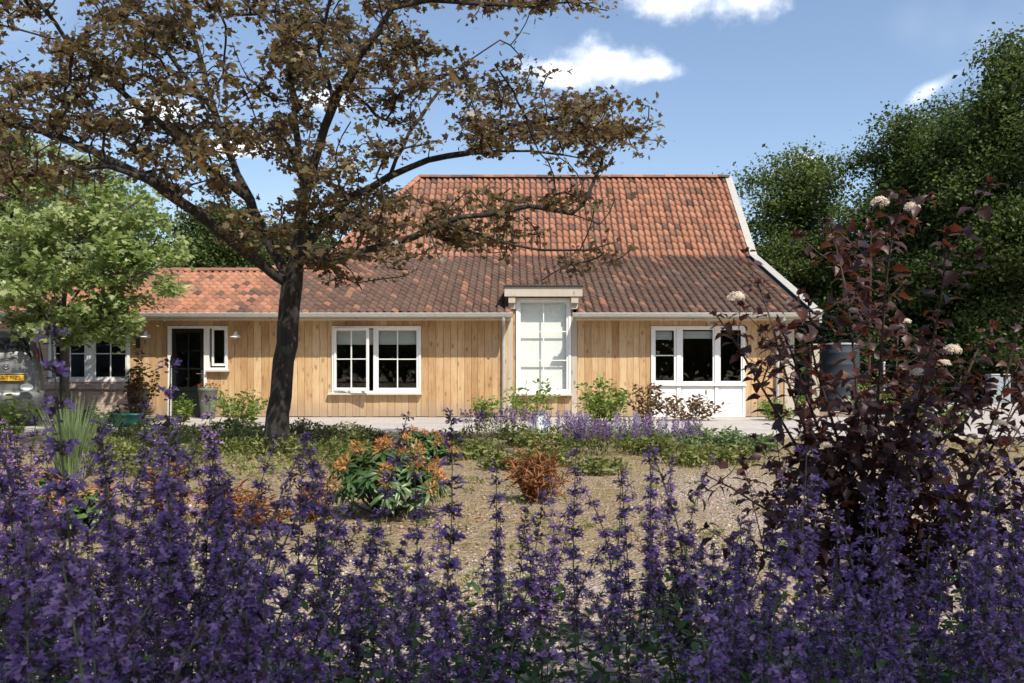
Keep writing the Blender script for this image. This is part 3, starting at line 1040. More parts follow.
def build_door():
    o = OPEN['door']
    mb = MB()
    mb.box(o[0], o[0] + .085, WY - .036, WY + .09, .03, o[3])
    mb.box(o[1] - .07, o[1] - .003, WY - .036, WY + .09, .03, o[3])
    mb.box(o[0] + .085, o[1] - .07, WY - .035, WY + .09, o[3] - .06, o[3])
    fr = hp(mb.build('door_frame', MATS['white_paint'], bevel=.004))
    x0, x1, z0, z1 = o[0] + .09, o[1] - .075, .07, o[3] - .065
    mb = MB()
    y = WY + .02
    gz0 = .78
    frame_ring(mb, x0, x1, z0, z1, y, y + .045, .1, .12)
    mb.box(x0 + .1, x1 - .1, y + .002, y + .043, gz0 - .1, gz0)
    mb.box(x0 + .1, x1 - .1, y + .014, y + .035, z0 + .12, gz0 - .1)
    xm = (x0 + x1) / 2
    mb.box(xm - .014, xm + .014, y + .006, y + .04, gz0, z1 - .1)
    for j in (1, 2):
        z = gz0 + (z1 - .1 - gz0) * j / 3
        mb.box(x0 + .1, x1 - .1, y + .0075, y + .0385, z - .013, z + .013)
    d = hp(mb.build('door', MATS['door_paint'], bevel=.003))
    p = MB(); p.quad((x0 + .1, y + .02, gz0), (x1 - .1, y + .02, gz0), (x1 - .1, y + .02, z1 - .1), (x0 + .1, y + .02, z1 - .1))
    p.build('pane', MATS['glass'], d)
    h = MB()
    hx = x1 - .05
    h.box(hx - .02, hx + .02, y - .008, y - .001, .95, 1.2)
    h.tube([(hx, y - .005, 1.12), (hx, y - .055, 1.12), (hx - .02, y - .06, 1.12), (hx - .13, y - .06, 1.12)], .01, 8)
    h.build('handle', MATS['chrome'], d)
    s = MB(); s.box(o[0] - .02, o[1], WY - .12, WY + .08, -.02, .06)
    hp(s.build('door_sill', MATS['dark_metal'], bevel=.004))


build_door()


def build_dormer():
    mb = MB()
    # flat roof slab running back into the tiles, and boarded cheeks
    mb.box(-.21, 1.76, 21.70, 23.5, 3.262, 3.30, m=1)
    f = lambda y: ZE + SL * (y - YE) - .05
    for x in (-.02, 1.53):
        mb.prism([(x, WY + .031, f(WY)), (x, 23.3, f(23.3)), (x, 23.3, 3.26), (x, WY + .031, 3.26)], (.04, 0, 0), m=0)
    d = hp(mb.build('dormer', [MATS['grey_timber'], MATS['dark_metal']]))
    mb = MB(); mb.box(-.19, 1.74, 21.74, 21.86, 3.02, 3.26)
    mb.box(-.10, 1.64, 21.862, WY + .0, 3.16, 3.255)
    mb.build('lintel_beam', MATS['grey_timber'], d, bevel=.008)
    for a, b in ((-.09, .085), (1.465, 1.64)):
        mb = MB()
        mb.prism([(a, 21.77, 2.86), (a, 21.77, 3.018), (a, WY + .0, 3.018), (a, WY + .0, 2.72), (a, 21.85, 2.72), (a, 21.85, 2.86)], (b - a, 0, 0))
        mb.build('bracket', MATS['grey_timber'], d, bevel=.006)


build_dormer()


def wall_lamp(px, py, label):
    c = Vector((wx(px), WY, wz(py)))
    e = empty('wall_lamp', c); tag(e, label, 'lamp', 'barn lamps beside the front door')
    mb = MB()
    mb.lathe([(.0, -.004), (.045, -.004), (.045, .012), (.0, .012)], 14)
    b = mb.build('wall_plate', MATS['enamel'], e); b.rotation_euler = (math.radians(90), 0, 0); b.location = (0, -.002, .02)
    mb = MB(); mb.tube([(0, -.01, .02), (0, -.10, .12), (0, -.19, .14), (0, -.22, .10)], .011, 8)
    mb.build('arm', MATS['enamel'], e, smooth=True)
    mb = MB(); mb.lathe([(.0, .115), (.03, .112), (.038, .06), (.06, .035), (.13, .0), (.14, -.012), (.137, -.016), (.125, -.003), (.055, .03), (.03, .055), (0, .06)], 24, (0, -.22, 0))
    mb.build('lamp_shade', MATS['enamel'], e, smooth=True)
    mb = MB(); mb.lathe([(.0, -.05), (.022, -.042), (.03, -.02), (.024, .01), (.018, .04)], 12, (0, -.22, 0))
    mb.build('bulb', MATS['lens_white'], e, smooth=True)


wall_lamp(149, 337, 'white enamel barn lamp on the left of the dark door')
wall_lamp(238, 337, 'white enamel barn lamp on the boards right of the sidelight')
mb = MB(); mb.box(-.05, .05, -.05, -.005, -.13, .13); mb.prism([(-.06, -.06, .131), (.06, -.06, .131), (.06, -.006, .15), (-.06, -.006, .15)], (0, 0, .008))
nb = mb.build('letter_box', MATS['dark_metal'], bevel=.004); nb.location = (wx(138.5), WY, wz(343))
tag(nb, 'narrow dark box on the boards left of the left lamp', 'letter box')

# ------------------------------------------------------------------ trees


def grow(skel, attract, step=.35, base_r=.25, tip_r=.006, droop=.0, power=2.2, seed=1):
    """skel: list of polylines (each a list of points; the first point of each joins the nearest earlier node).
    attract: twig ends, each joined to the nearest wood already there. Returns positions, parents, radii, twig ends."""
    r = np.random.default_rng(seed)
    pos, par = [], []
    for line in skel:
        line = [np.array(p, float) for p in line]
        if not pos:
            pos.append(line[0]); par.append(-1); last = 0
        else:
            d = np.linalg.norm(np.array(pos) - line[0], axis=1); last = int(np.argmin(d))
        a = pos[last]
        for b in line[1:]:
            n = max(1, int(np.linalg.norm(b - a) / step))
            for k in range(1, n + 1):
                q = a + (b - a) * k / n + (r.normal(size=3) * step * .05 if k < n else 0)
                pos.append(q); par.append(last); last = len(pos) - 1
            a = b
    nskel = len(pos)
    A = np.array(attract)
    S = np.array(pos)
    d0 = np.array([np.min(np.linalg.norm(S - a, axis=1)) for a in A])
    order = np.argsort(d0)
    ends = []
    P_ = np.zeros((nskel + 60 * len(A) + 10, 3)); P_[:nskel] = S; cnt = nskel
    first = max(3, int(nskel * .06))
    for idx in order:
        a = A[idx]
        dv = P_[first:cnt] - a
        dd = np.linalg.norm(dv, axis=1) + np.maximum(0, dv[:, 2]) * .5
        j = int(np.argmin(dd)) + first
        b = P_[j].copy()
        L = np.linalg.norm(a - b)
        n = max(2, min(40, int(L / step) + 1))
        pd = b - P_[par[j]] if par[j] >= 0 else np.array([0, 0, 1.])
        pd = pd / (np.linalg.norm(pd) + 1e-9)
        ctrl = b + (a - b) * .45 + pd * L * .22 + r.normal(size=3) * L * .07 + np.array([0, 0, L * (.06 - droop)])
        last = j
        for k in range(1, n + 1):
            t = k / n
            q = b * (1 - t) ** 2 + ctrl * 2 * t * (1 - t) + a * t * t
            P_[cnt] = q; par.append(last); last = cnt; cnt += 1
        ends.append(last)
    pos = P_[:cnt]
    val = np.zeros(cnt)
    child = np.zeros(cnt, int)
    for i in range(cnt): 
        if par[i] >= 0: child[par[i]] += 1
    val[child == 0] = 1.0
    for i in range(cnt - 1, 0, -1):
        if par[i] >= 0: val[par[i]] += val[i]
    rad = tip_r + (base_r - tip_r) * (val / val[0]) ** (1 / power)
    return pos, par, rad, ends, nskel


def wood_mesh(mb, pos, par, rad, taper_flare=None):
    """tubes along the wood: continuous along each main line, side shoots start inside their parent"""
    n = len(pos)
    best = {}
    for i in range(1, n):
        p = par[i]
        if p not in best or rad[i] > rad[best[p]]: best[p] = i
    done = set()
    for i in range(n):
        p = par[i]
        if p >= 0 and best.get(p) == i: continue
        chain = [i]
        while chain[-1] in best: chain.append(best[chain[-1]])
        pts = [pos[k] for k in chain]; rr = [float(rad[k]) for k in chain]
        if p >= 0:
            pts = [pos[p]] + pts; rr = [min(float(rad[p]), rr[0] * 1.15)] + rr
        if len(pts) < 2: continue
        sides = 10 if rr[0] > .08 else 6 if rr[0] > .03 else 4 if rr[0] > .012 else 3
        mb.tube(pts, rr, sides, cap=False)


def ellipsoid_points(blobs, n, r, shell=.5):
    """points in a union of ellipsoids (cx,cy,cz,rx,ry,rz), more of them towards the outside"""
    w = np.array([b[3] * b[4] * b[5] for b in blobs]) ** .75; w /= w.sum()
    out = []
    for k in r.choice(len(blobs), n, p=w):
        b = blobs[k]
        d = r.normal(size=3); d /= np.linalg.norm(d)
        s = r.random() ** (1 / 3.) * (1 - shell) + shell * (1 - .25 * r.random() ** 1.5)
        out.append((b[0] + d[0] * b[3] * s, b[1] + d[1] * b[4] * s, b[2] + d[2] * b[5] * s))
    return np.array(out)


def leaves_at(name, pts, per, spread, leaf, size, mat, parent, r, up=.7, flat=.6, jitter=.35, drop=0.0, fm=None):
    n = len(pts) * per
    C = np.repeat(pts, per, axis=0) + r.normal(size=(n, 3)) * np.array([spread, spread, spread * flat])
    C[:, 2] -= drop * r.random(n)
    N = r.normal(size=(n, 3)) * .6 + np.array([0, 0, up])
    T = r.normal(size=(n, 3)) + np.array([0, 0, -.35])
    S = size * (1 + jitter * r.normal(size=n)).clip(.45, 1.8)
    me = inst_mesh(name, leaf[0], leaf[1], C, N, T, S, fm)
    return link(name, me, mat, parent)


def make_tree(name, label, cat, base, skel, attract, leafspec, bark, base_r, step=.4, droop=0., seed=1, group=None, flare=0.0, twig_r=.006, power=2.2, also=None):
    """thing > trunk (all the wood), crown (all the leaves)"""
    r = np.random.default_rng(seed + 100)
    base = Vector(base)
    e = empty(name, base); tag(e, label, cat, group)
    pos, par, rad, ends, ns = grow(skel, attract, step, base_r, twig_r, droop, power, seed)
    if flare:
        h = pos[:, 2] - base.z
        rad = rad * (1 + flare * np.exp(-np.maximum(h, 0) / .28) * (np.arange(len(rad)) < ns))
    pos = pos - np.array(base)
    mb = MB(); wood_mesh(mb, pos, par, rad)
    mb.build('trunk', MATS[bark], e, smooth=True)
    tips = pos[ends]
    # leaves sit at the twig ends and along the last stretch of each twig
    back = []
    for k in ends:
        a = k
        for _ in range(leafspec.get('back', 2)):
            if par[a] > ns: a = par[a]; back.append(pos[a])
    pts = np.concatenate([tips, np.array(back)]) if back else tips
    leaves_at('crown', pts, leafspec['per'], leafspec['spread'], leafspec['leaf'], leafspec['size'], MATS[leafspec['mat']], e, r,
              up=leafspec.get('up', .7), flat=leafspec.get('flat', .6), drop=leafspec.get('drop', 0))
    return e


def crimson_maple():
    Y = 12.0
    r = np.random.default_rng(21)
    def L(pts, dys):
        return [tuple(P(px, py, Y + dy)) for (px, py), dy in zip(pts, dys)]
    base = P(275, 448, Y)
    base.z = 0.0
    skel = [
        [tuple(base)] + L([(277, 430), (282, 380), (288, 325), (292, 285), (296, 262)], [0, 0, 0, 0, 0]),
        # left low limb
        L([(290, 290), (264, 266), (232, 241), (196, 212), (152, 181), (108, 166), (62, 170), (10, 178)], [0, -.2, -.4, -.7, -1.0, -1.3, -1.5, -1.6]),
        L([(152, 181), (118, 164), (92, 150), (40, 130), (-20, 118)], [-1, -.7, -.4, 0, .3]),
        # left steep limb
        L([(292, 278), (264, 234), (250, 200), (232, 160), (216, 116), (204, 70), (190, 20), (176, -40)], [0, .3, .6, .9, 1.1, 1.3, 1.4, 1.4]),
        L([(250, 200), (212, 172), (170, 132), (122, 92), (66, 40), (30, -10)], [.6, .5, .3, .1, -.2, -.4]),
        L([(216, 116), (180, 70), (150, 30), (120, -30)], [1.1, .8, .5, .3]),
        # central leaders
        L([(296, 262), (304, 200), (318, 150), (334, 104), (352, 70), (378, 32), (392, 8), (402, -40)], [0, -.3, -.5, -.7, -.9, -1.1, -1.2, -1.3]),
        L([(304, 200), (296, 130), (290, 60), (284, 0), (280, -60)], [-.3, .2, .5, .7, .9]),
        L([(334, 104), (318, 50), (330, 0), (340, -50)], [-.7, -.9, -1.2, -1.3]),
        # right limbs
        L([(298, 262), (322, 225), (350, 198), (390, 176), (428, 160), (468, 153), (530, 151), (580, 158)], [0, .3, .4, .5, .4, .3, .1, 0]),
        L([(390, 176), (410, 130), (440, 90), (470, 60), (500, 40)], [.5, .8, 1.0, 1.1, 1.1]),
        L([(468, 153), (510, 125), (560, 118), (610, 132), (640, 138)], [.3, .1, 0, -.1, -.2]),
        L([(300, 270), (338, 256), (378, 247), (414, 237), (446, 222), (486, 215), (530, 206), (572, 214), (600, 224)], [0, -.5, -.8, -1.0, -1.1, -1.2, -1.3, -1.3, -1.3]),
        L([(446, 222), (490, 238), (540, 250), (580, 250)], [-1.1, -1.4, -1.6, -1.8]),
        L([(392, 8), (430, 0), (480, 4), (530, 6), (575, 2)], [-1.2, -1.2, -1.1, -1, -1]),
        L([(340, 256), (352, 272), (362, 290)], [-.5, -.8, -1.0]),
    ]
    # where the twigs end: px boxes of the crown, thinned where the sky shows
    A = []
    holes = [(272, 188, 34, 20), (395, 165, 30, 12), (350, 130, 40, 16), (255, 40, 22, 26), (440, 30, 26, 12), (20, 45, 26, 16), (420, 180, 26, 10),
             (255, 170, 26, 18), (530, 34, 50, 18), (600, 60, 40, 30), (90, 215, 90, 14), (30, 250, 60, 40), (480, 165, 50, 8), (70, 10, 24, 14), (440, 120, 16, 22)]
    def ok(px, py):
        for (hx, hy, ha, hb) in holes:
            if ((px - hx) / ha) ** 2 + ((py - hy) / hb) ** 2 < 1 and r.random() < .93: return False
        return True
    def fill(n, x0, x1, ytop, ybot, d0, d1):
        # sprays: flat layers of twigs round a centre, with gaps between the layers
        for _ in range(n):
            px = r.uniform(x0, x1); py = r.uniform(ytop(px), ybot(px)); dy = r.uniform(d0, d1)
            c = P(px, py, Y + dy)
            k = int(r.integers(3, 7)); sp = r.uniform(.16, .46); tx, ty = r.normal(size=2) * .18
            for _ in range(k):
                o = r.normal(size=2) * sp
                v = (c.x + o[0], c.y + o[1] * .8, c.z + o[0] * tx + o[1] * ty + r.normal() * .10)
                qx, qy = 512 + FPX * v[0] / v[1], 375 - FPX * (v[2] - EYE) / v[1]
                if ok(qx, qy): A.append(v)
    fill(205, -60, 420, lambda x: -110, lambda x: np.interp(x, [-60, 60, 150, 240, 300, 420], [200, 185, 175, 205, 250, 195]), -2.0, 2.0)
    fill(60, 390, 632, lambda x: np.interp(x, [400, 470, 560, 600, 645], [40, 62, 66, 104, 120]), lambda x: np.interp(x, [400, 520, 600, 645], [168, 156, 158, 146]), -1.5, 1.5)
    fill(30, 340, 590, lambda x: 196, lambda x: np.interp(x, [340, 450, 560, 605], [255, 246, 258, 245]), -2.0, 0)
    fill(20, 220, 385, lambda x: 200, lambda x: np.interp(x, [210, 260, 300, 350, 385], [210, 250, 275, 285, 250]), -1.8, 1.6)
    fill(14, 400, 590, lambda x: -30, lambda x: np.interp(x, [400, 500, 560, 600], [50, 20, 16, 6]), -1.5, .5)
    fill(95, -60, 330, lambda x: 10, lambda x: np.interp(x, [-60, 150, 330], [190, 175, 190]), -2.0, 2.0)
    make_tree('maple_tree', 'large maple with dark red-brown leaves in front of the house', 'tree', base, skel, A,
              dict(per=5, spread=.10, leaf=LEAF_MAPLE, size=.070, mat='maple_red', up=.8, flat=.35, back=3), 'bark_dark', .142, step=.22, seed=5, flare=.6, twig_r=.0035, power=2.05)


crimson_maple()


def pale_maple():
    Y = 19.0
    base = P(65, 426, Y); base.z = 0
    r = np.random.default_rng(8)
    q = lambda px, py, dy=0: tuple(P(px, py, Y + dy))
    skel = [[tuple(base), q(65, 400), q(64, 350), q(64, 300), q(66, 250, .1), q(72, 200, .1), q(76, 160)],
            [q(64, 345), q(40, 310, -.4), q(14, 280, -.8), q(-20, 250, -1)],
            [q(64, 340), q(92, 305, -.5), q(130, 280, -.9), q(165, 262, -1)],
            [q(64, 320), q(100, 260, .6), q(130, 215, .9)],
            [q(64, 310), q(40, 250, .6), q(24, 210, .9)],
            [q(66, 250), q(100, 220, -.8), q(140, 200, -1.2)]]
    blobs = []
    for (px, py, dy, rx, rz) in [(75, 190, 0, 52, 34), (30, 210, .3, 52, 40), (120, 210, -.2, 46, 36), (150, 245, -.3, 36, 36), (70, 245, -.9, 60, 40), (10, 265, 0, 50, 42),
                                 (130, 285, -.6, 46, 34), (70, 300, -.8, 60, 34), (10, 298, -.4, 40, 28), (163, 268, -.2, 22, 32), (100, 318, -.7, 40, 20), (58, 332, -.9, 36, 22), (112, 330, -.5, 26, 16), (-35, 270, 0, 40, 60), (40, 165, .2, 34, 24)]:
        c = P(px, py, Y + dy); blobs.append((c.x, c.y, c.z, rx * Y / FPX, rx * Y / FPX * .95, rz * Y / FPX))
    A = ellipsoid_points(blobs, 560, r, .6)
    make_tree('variegated_maple_tree', 'young maple with pale cream-edged green leaves before the brick end', 'tree', base, skel, A,
              dict(per=11, spread=.15, leaf=LEAF_MAPLE, size=.105, mat='maple_pale', up=.9, flat=.45, back=2), 'bark_grey', .10, step=.3, seed=9, twig_r=.004)


pale_maple()


def broad_tree(name, label, px, Y, top, bottom, halfw, n, mat, seed, lean=0., size=.3, per=16, lobes=11, group=None, spread=.5, low=.45, leaf=LEAF_RHOMB, depth=1.0):
    r = np.random.default_rng(seed)
    base = P(px, 400, Y); base.z = 0
    ztop, zbot = P(px, top, Y).z, P(px, bottom, Y).z
    hw = halfw * Y / FPX
    H = ztop
    sk = [[tuple(base)]]
    n_ = 6
    for k in range(1, n_ + 1):
        t = k / n_
        sk[0].append((base.x + lean * t + r.normal() * .12, base.y + r.normal() * .15, H * .9 * t))
    blobs = []
    zc, hz = (ztop + zbot) / 2, (ztop - zbot) / 2
    for k in range(lobes):
        a = 2 * math.pi * k * .618 + r.uniform(-.3, .3)
        t = (k + .5) / lobes
        f = math.sin(math.pi * (t * .82 + .14)) ** .7
        rr = hw * f * r.uniform(.45, .72)
        z = zbot + (ztop - zbot) * (t * .93)
        bx, by = base.x + lean * z / H + rr * math.cos(a), base.y + rr * math.sin(a) * depth
        s = hw * r.uniform(.38, .52) * (.6 + .55 * f)
        blobs.append((bx, by, min(z, ztop - s * .7), s, s, s * r.uniform(.6, .8)))
        sk.append([(base.x + lean * z / H * .6, base.y, max(1.2, z * .62)), ((base.x + bx) / 2, (base.y + by) / 2, z * .82), (bx, by, z)])
    blobs.append((base.x + lean, base.y, ztop - hz * .32, hw * .42, hw * .42, hz * .32))
    blobs.append((base.x + lean * .5, base.y, zc, hw * .55, hw * .55, hz * .6))
    A = ellipsoid_points(blobs, n, r, .6)
    return make_tree(name, label, 'tree', base, sk, A, dict(per=per, spread=spread, leaf=leaf, size=size, mat=mat, up=.6, flat=.55, back=1), 'bark_dark',
                     .012 * H + .1, step=.9, seed=seed, group=group, twig_r=.012)


G = 'broadleaf trees behind the house'
broad_tree('broadleaf_tree', 'mid-green tree rising just right of the roof verge', 792, 42, 150, 350, 66, 260, 'ash_mid', 31, size=.155, per=92, spread=.5, group=G, lobes=14)
broad_tree('broadleaf_tree', 'dark green tree behind the two tall white flower heads', 896, 38, 108, 385, 74, 297, 'oak_dark', 32, size=.155, per=92, spread=.5, group=G, lobes=15, lean=.6)
broad_tree('broadleaf_tree', 'tallest dark tree at the right edge of the view', 1006, 34, 34, 360, 84, 384, 'oak_dark', 33, size=.155, per=92, spread=.5, group=G, lobes=17)
broad_tree('broadleaf_tree', 'dark tree partly hidden between its two taller dark neighbours', 955, 44, 86, 380, 80, 260, 'oak_dark', 34, size=.155, per=92, spread=.5, group=G, lobes=14)
broad_tree('broadleaf_tree', 'dark tree cut off by the right side of the picture', 1100, 37, 30, 380, 90, 260, 'oak_dark', 35, size=.155, per=92, spread=.5, group=G, lobes=14)
broad_tree('broadleaf_tree', 'low dark tree in the shade below the mid-green tree', 845, 46, 240, 390, 80, 235, 'oak_dark', 36, size=.155, per=92, spread=.5, group=G)
broad_tree('broadleaf_tree', 'dark green tree seen over the wing roof beside the pale maple', 218, 40, 206, 330, 56, 235, 'oak_dark', 37, size=.155, per=92, spread=.5, group=G)
broad_tree('broadleaf_tree', 'green tree glimpsed behind the red maple crown above the wing ridge', 300, 46, 222, 330, 66, 186, 'oak_dark', 38, size=.155, per=92, spread=.5, group=G)
broad_tree('broadleaf_tree', 'green tree behind the pale maple on the left', 92, 46, 172, 360, 90, 235, 'ash_mid', 39, size=.155, per=92, spread=.5, group=G)
broad_tree('broadleaf_tree', 'tall green tree at the left edge behind the pale maple', -6, 44, 118, 360, 62, 235, 'ash_mid', 40, size=.155, per=92, spread=.5, group=G)


def spruce(px, Y, top, halfw, label, seed):
    r = np.random.default_rng(seed)
    base = P(px, 400, Y); base.z = 0
    H = P(px, top, Y).z; hw = halfw * Y / FPX
    e = empty('spruce_tree', base); tag(e, label, 'tree', 'spruces beyond the paving')
    mb = MB()
    mb.tube([(0, 0, 0), (0, 0, H * .5), (0, 0, H)], [.02 * H + .04, .012 * H + .02, .01], 8)
    C, N, T, S = [], [], [], []
    z = .35
    while z < H - .1:
        f = (1 - z / H)
        L = hw * (f ** .85) * r.uniform(.85, 1.1) + .1
        nb = int(7 + 6 * f)
        for k in range(nb):
            a = 2 * math.pi * (k + r.random() * .7) / nb
            d = np.array([math.cos(a), math.sin(a), 0])
            pts = [np.array([0, 0, z]) + d * L * t + np.array([0, 0, -.28 * L * t + .22 * L * t * t]) for t in np.linspace(0, 1, 5)]
            mb.tube(pts, [.02, .016, .012, .008, .004], 3, cap=False)
            m = int(14 + 46 * L)
            t = r.random(m) ** .6
            base_p = np.array([0, 0, z]) + d * L * t[:, None] + np.stack([0 * t, 0 * t, -.28 * L * t + .22 * L * t * t], 1)
            side = np.array([-d[1], d[0], 0])
            sgn = r.choice([-1, 1], m)[:, None]
            off = side * sgn * (r.random((m, 1)) * .34 * L * (1.1 - t[:, None]))
            C.append(base_p + off * .6); T.append(side * sgn * .8 + d + np.array([0, 0, -.15]) + r.normal(size=(m, 3)) * .2)
            N.append(np.array([0, 0, 1.]) + r.normal(size=(m, 3)) * .25); S.append(r.uniform(.14, .30, m))
        z += .30 * (.5 + .6 * f)
    mb.build('trunk', MATS['bark_dark'], e)
    me = inst_mesh('crown', LEAF_LONG[0], LEAF_LONG[1], np.concatenate(C), np.concatenate(N), np.concatenate(T), np.concatenate(S))
    link('crown', me, MATS['spruce'], e)


spruce(962, 37, 300, 40, 'dark spruce standing behind and left of the pale grey cabinet', 51)
spruce(1040, 36, 300, 42, 'dark spruce cut off at the right edge above the cabinet', 52)
spruce(905, 33, 318, 40, 'dark spruce between the grey tank and the cabinet', 53)
spruce(838, 34, 300, 36, 'dark spruce right behind the grey tank', 54)


def shade_tree():
    """the tree behind the viewer whose shade lies over the flower border"""
    r = np.random.default_rng(77)
    base = Vector((5.4, -6.2, 0))
    sk = [[tuple(base), (5.3, -6.1, 2), (5.0, -5.8, 4), (4.6, -5.2, 6), (4.2, -4.6, 8.5)],
          [(5, -5.8, 4), (3, -4.4, 6), (1, -3.2, 7.5)], [(5, -5.8, 4), (6, -4, 6), (7, -2.8, 7.6)], [(4.6, -5.2, 6), (3.4, -2.8, 7.5), (2.9, -1.8, 8)]]
    blobs = [(3.2, -3.5, 7.4, 2.2, 1.9, 1.1), (1.0, -3.8, 7.2, 1.7, 1.6, 1.0), (5.2, -3.2, 7.4, 2.0, 1.8, 1.2), (3.2, -5.2, 8.4, 2.6, 1.6, 1.1)]
    A = ellipsoid_points(blobs, 215, r, .35)
    make_tree('broadleaf_tree', 'tree standing behind the viewer and shading the flower border', 'tree', base, sk, A,
              dict(per=14, spread=.36, leaf=LEAF_RHOMB, size=.34, mat='ash_mid', up=.9, flat=.5, back=1), 'bark_dark', .26, step=.5, seed=78)


shade_tree()

# ------------------------------------------------------------------ shrubs and border plants


def shrub(name, label, cat, base, w, h, nst, nleaf, leaf, size, mat, bark='cane_brown', seed=1, group=None, upright=.5, bloom=None, stem_r=.008, bare=.15, up=.6, leafpart='foliage'):
    """thing > stems, foliage (, blossom): stems fan up from the foot, leaves sit along them"""
    r = np.random.default_rng(seed)
    e = empty(name, base); tag(e, label, cat, group)
    mb = MB(); pts = []; tips = []; dirs = []
    for k in range(nst):
        a = r.uniform(0, 2 * math.pi); rad = w * math.sqrt(r.random()) * .5
        tip = np.array([math.cos(a) * rad, math.sin(a) * rad, h * r.uniform(.62, 1.02) * (1 - .35 * (2 * rad / w) ** 2)])
        foot = np.array([math.cos(a), math.sin(a), 0]) * rad * r.uniform(.1, .35)
        mid = foot + (tip - foot) * .5 + np.array([math.cos(a), math.sin(a), 0]) * rad * (.25 * (1 - upright)) + r.normal(size=3) * w * .03
        line = [foot * (1 - t) ** 2 + mid * 2 * t * (1 - t) + tip * t * t for t in np.linspace(0, 1, 6)]
        mb.tube(line, [stem_r * (1.1 - .8 * t) for t in np.linspace(0, 1, 6)], 4, cap=False)
        for _ in range(max(1, nleaf // nst)):
            t = bare + (1 - bare) * r.random() ** .75
            q = foot * (1 - t) ** 2 + mid * 2 * t * (1 - t) + tip * t * t
            pts.append(q + r.normal(size=3) * np.array([1, 1, .6]) * w * .05)
            dirs.append(np.append(r.normal(size=2), r.uniform(-.3, .6)))
        tips.append(tip)
    mb.build('stems', MATS[bark], e)
    C = np.array(pts); n = len(C)
    N = r.normal(size=(n, 3)) * .5 + np.array([0, 0, up])
    S = size * (1 + .3 * r.normal(size=n)).clip(.5, 1.7)
    C = C[C[:, 2] > .01]; n = len(C)
    link(leafpart, inst_mesh(leafpart, leaf[0], leaf[1], C, N[:n], np.array(dirs)[:n], S[:n]), MATS[mat], e)
    if bloom:
        bl, bn, bs, bm, bname = bloom
        tp = np.array(tips)
        n = len(tp) * bn
        d = rand_dirs(n); d[:, 2] = np.abs(d[:, 2]) * .8 + .1
        C = np.repeat(tp, bn, axis=0) + d * bs * .75
        link(bname, inst_mesh(bname, bl[0], bl[1], C, rng.normal(size=(n, 3)) + d, d + rng.normal(size=(n, 3)) * .35, bs * rng.uniform(.6, 1.2, n)), MATS[bm], e)
    return e


def at(px, py, Y):
    v = P(px, py, Y); v.z = 0
    return v


GY = lambda py: EYE * FPX / (py - 375)
GR = 'roses and climbers along the wall'
for (px, top, Y, w, n, mat, lab, nm) in [
    (486, 388, 20.2, .75, 110, 'rose_leaf', 'small light green rose left of the tall dormer window', 'rose_bush'),
    (529, 374, 20.4, 1.5, 190, 'rose_leaf', 'rose with loose stems climbing in front of the tall dormer window', 'rose_bush'),
    (600, 376, 20.0, 1.35, 420, 'rose_leaf', 'dense bright green rose right of the tall dormer window', 'rose_bush'),
    (645, 377, 20.2, 1.0, 180, 'rose_red', 'reddish leaved rose at the left edge of the white panels', 'rose_bush'),
    (690, 392, 20.3, 1.5, 230, 'rose_red', 'low reddish green rose before the white window panels', 'rose_bush'),
    (775, 398, 20.4, 1.1, 200, 'rose_leaf', 'light green rose at the right end of the house wall', 'rose_bush'),
    (137, 345, 20.3, .85, 220, 'rose_red', 'climbing rose with reddish leaves beneath the left barn lamp', 'rose_bush'),
    (238, 384, 19.2, 1.4, 240, 'rose_leaf', 'loose open shrub right of the door, in front of the boards', 'garden_shrub'),
    (182, 392, 19.6, .6, 130, 'rose_leaf', 'small leafy shrub in front of the dark door', 'garden_shrub')]:
    b = at(px, 400, Y)
    shrub(nm, lab, 'shrub', b, w, P(px, top, Y).z, 16, int(n * 2.4), LEAF_OVAL, .11, mat, seed=int(px), group=GR, upright=.7, stem_r=.009)


SPIKES = {}


def spike_mesh(bloom, k):
    """one flowering spike, 1 unit tall"""
    if (bloom, k) in SPIKES: return SPIKES[(bloom, k)]
    r = np.random.default_rng(600 + k)
    m = 46; sp = .45
    t = r.random(m); z = 1 - sp * (1 - t); a = r.uniform(0, 6.28, m); rr = .034 * (1.25 - t)
    bend = .06 * z ** 2
    me = inst_mesh('flower_spike', LEAF_RHOMB[0], LEAF_RHOMB[1], np.stack([bend + rr * np.cos(a), rr * np.sin(a), z], 1), r.normal(size=(m, 3)), np.stack([np.cos(a), np.sin(a), .9 + 0 * a], 1), r.uniform(.045, .075, m))
    mb = MB(); mb.tube([(.06 * w * w, 0, w) for w in (0, .3, .6, 1)], [.008, .007, .005, .003], 3, cap=False)
    b = len(me.vertices); vs = [tuple(v.co) for v in me.vertices] + mb.v; fs = [tuple(p.vertices) for p in me.polygons] + [tuple(b + i for i in f) for f in mb.f]
    nb = len(me.polygons); bpy.data.meshes.remove(me)
    me = bpy.data.meshes.new('flower_spike'); me.from_pydata(vs, [], fs)
    me.materials.append(MATS[bloom]); me.materials.append(MATS['catmint_stem'])
    me.polygons.foreach_set('material_index', [0] * nb + [1] * len(mb.f)); me.update()
    SPIKES[(bloom, k)] = me
    return me


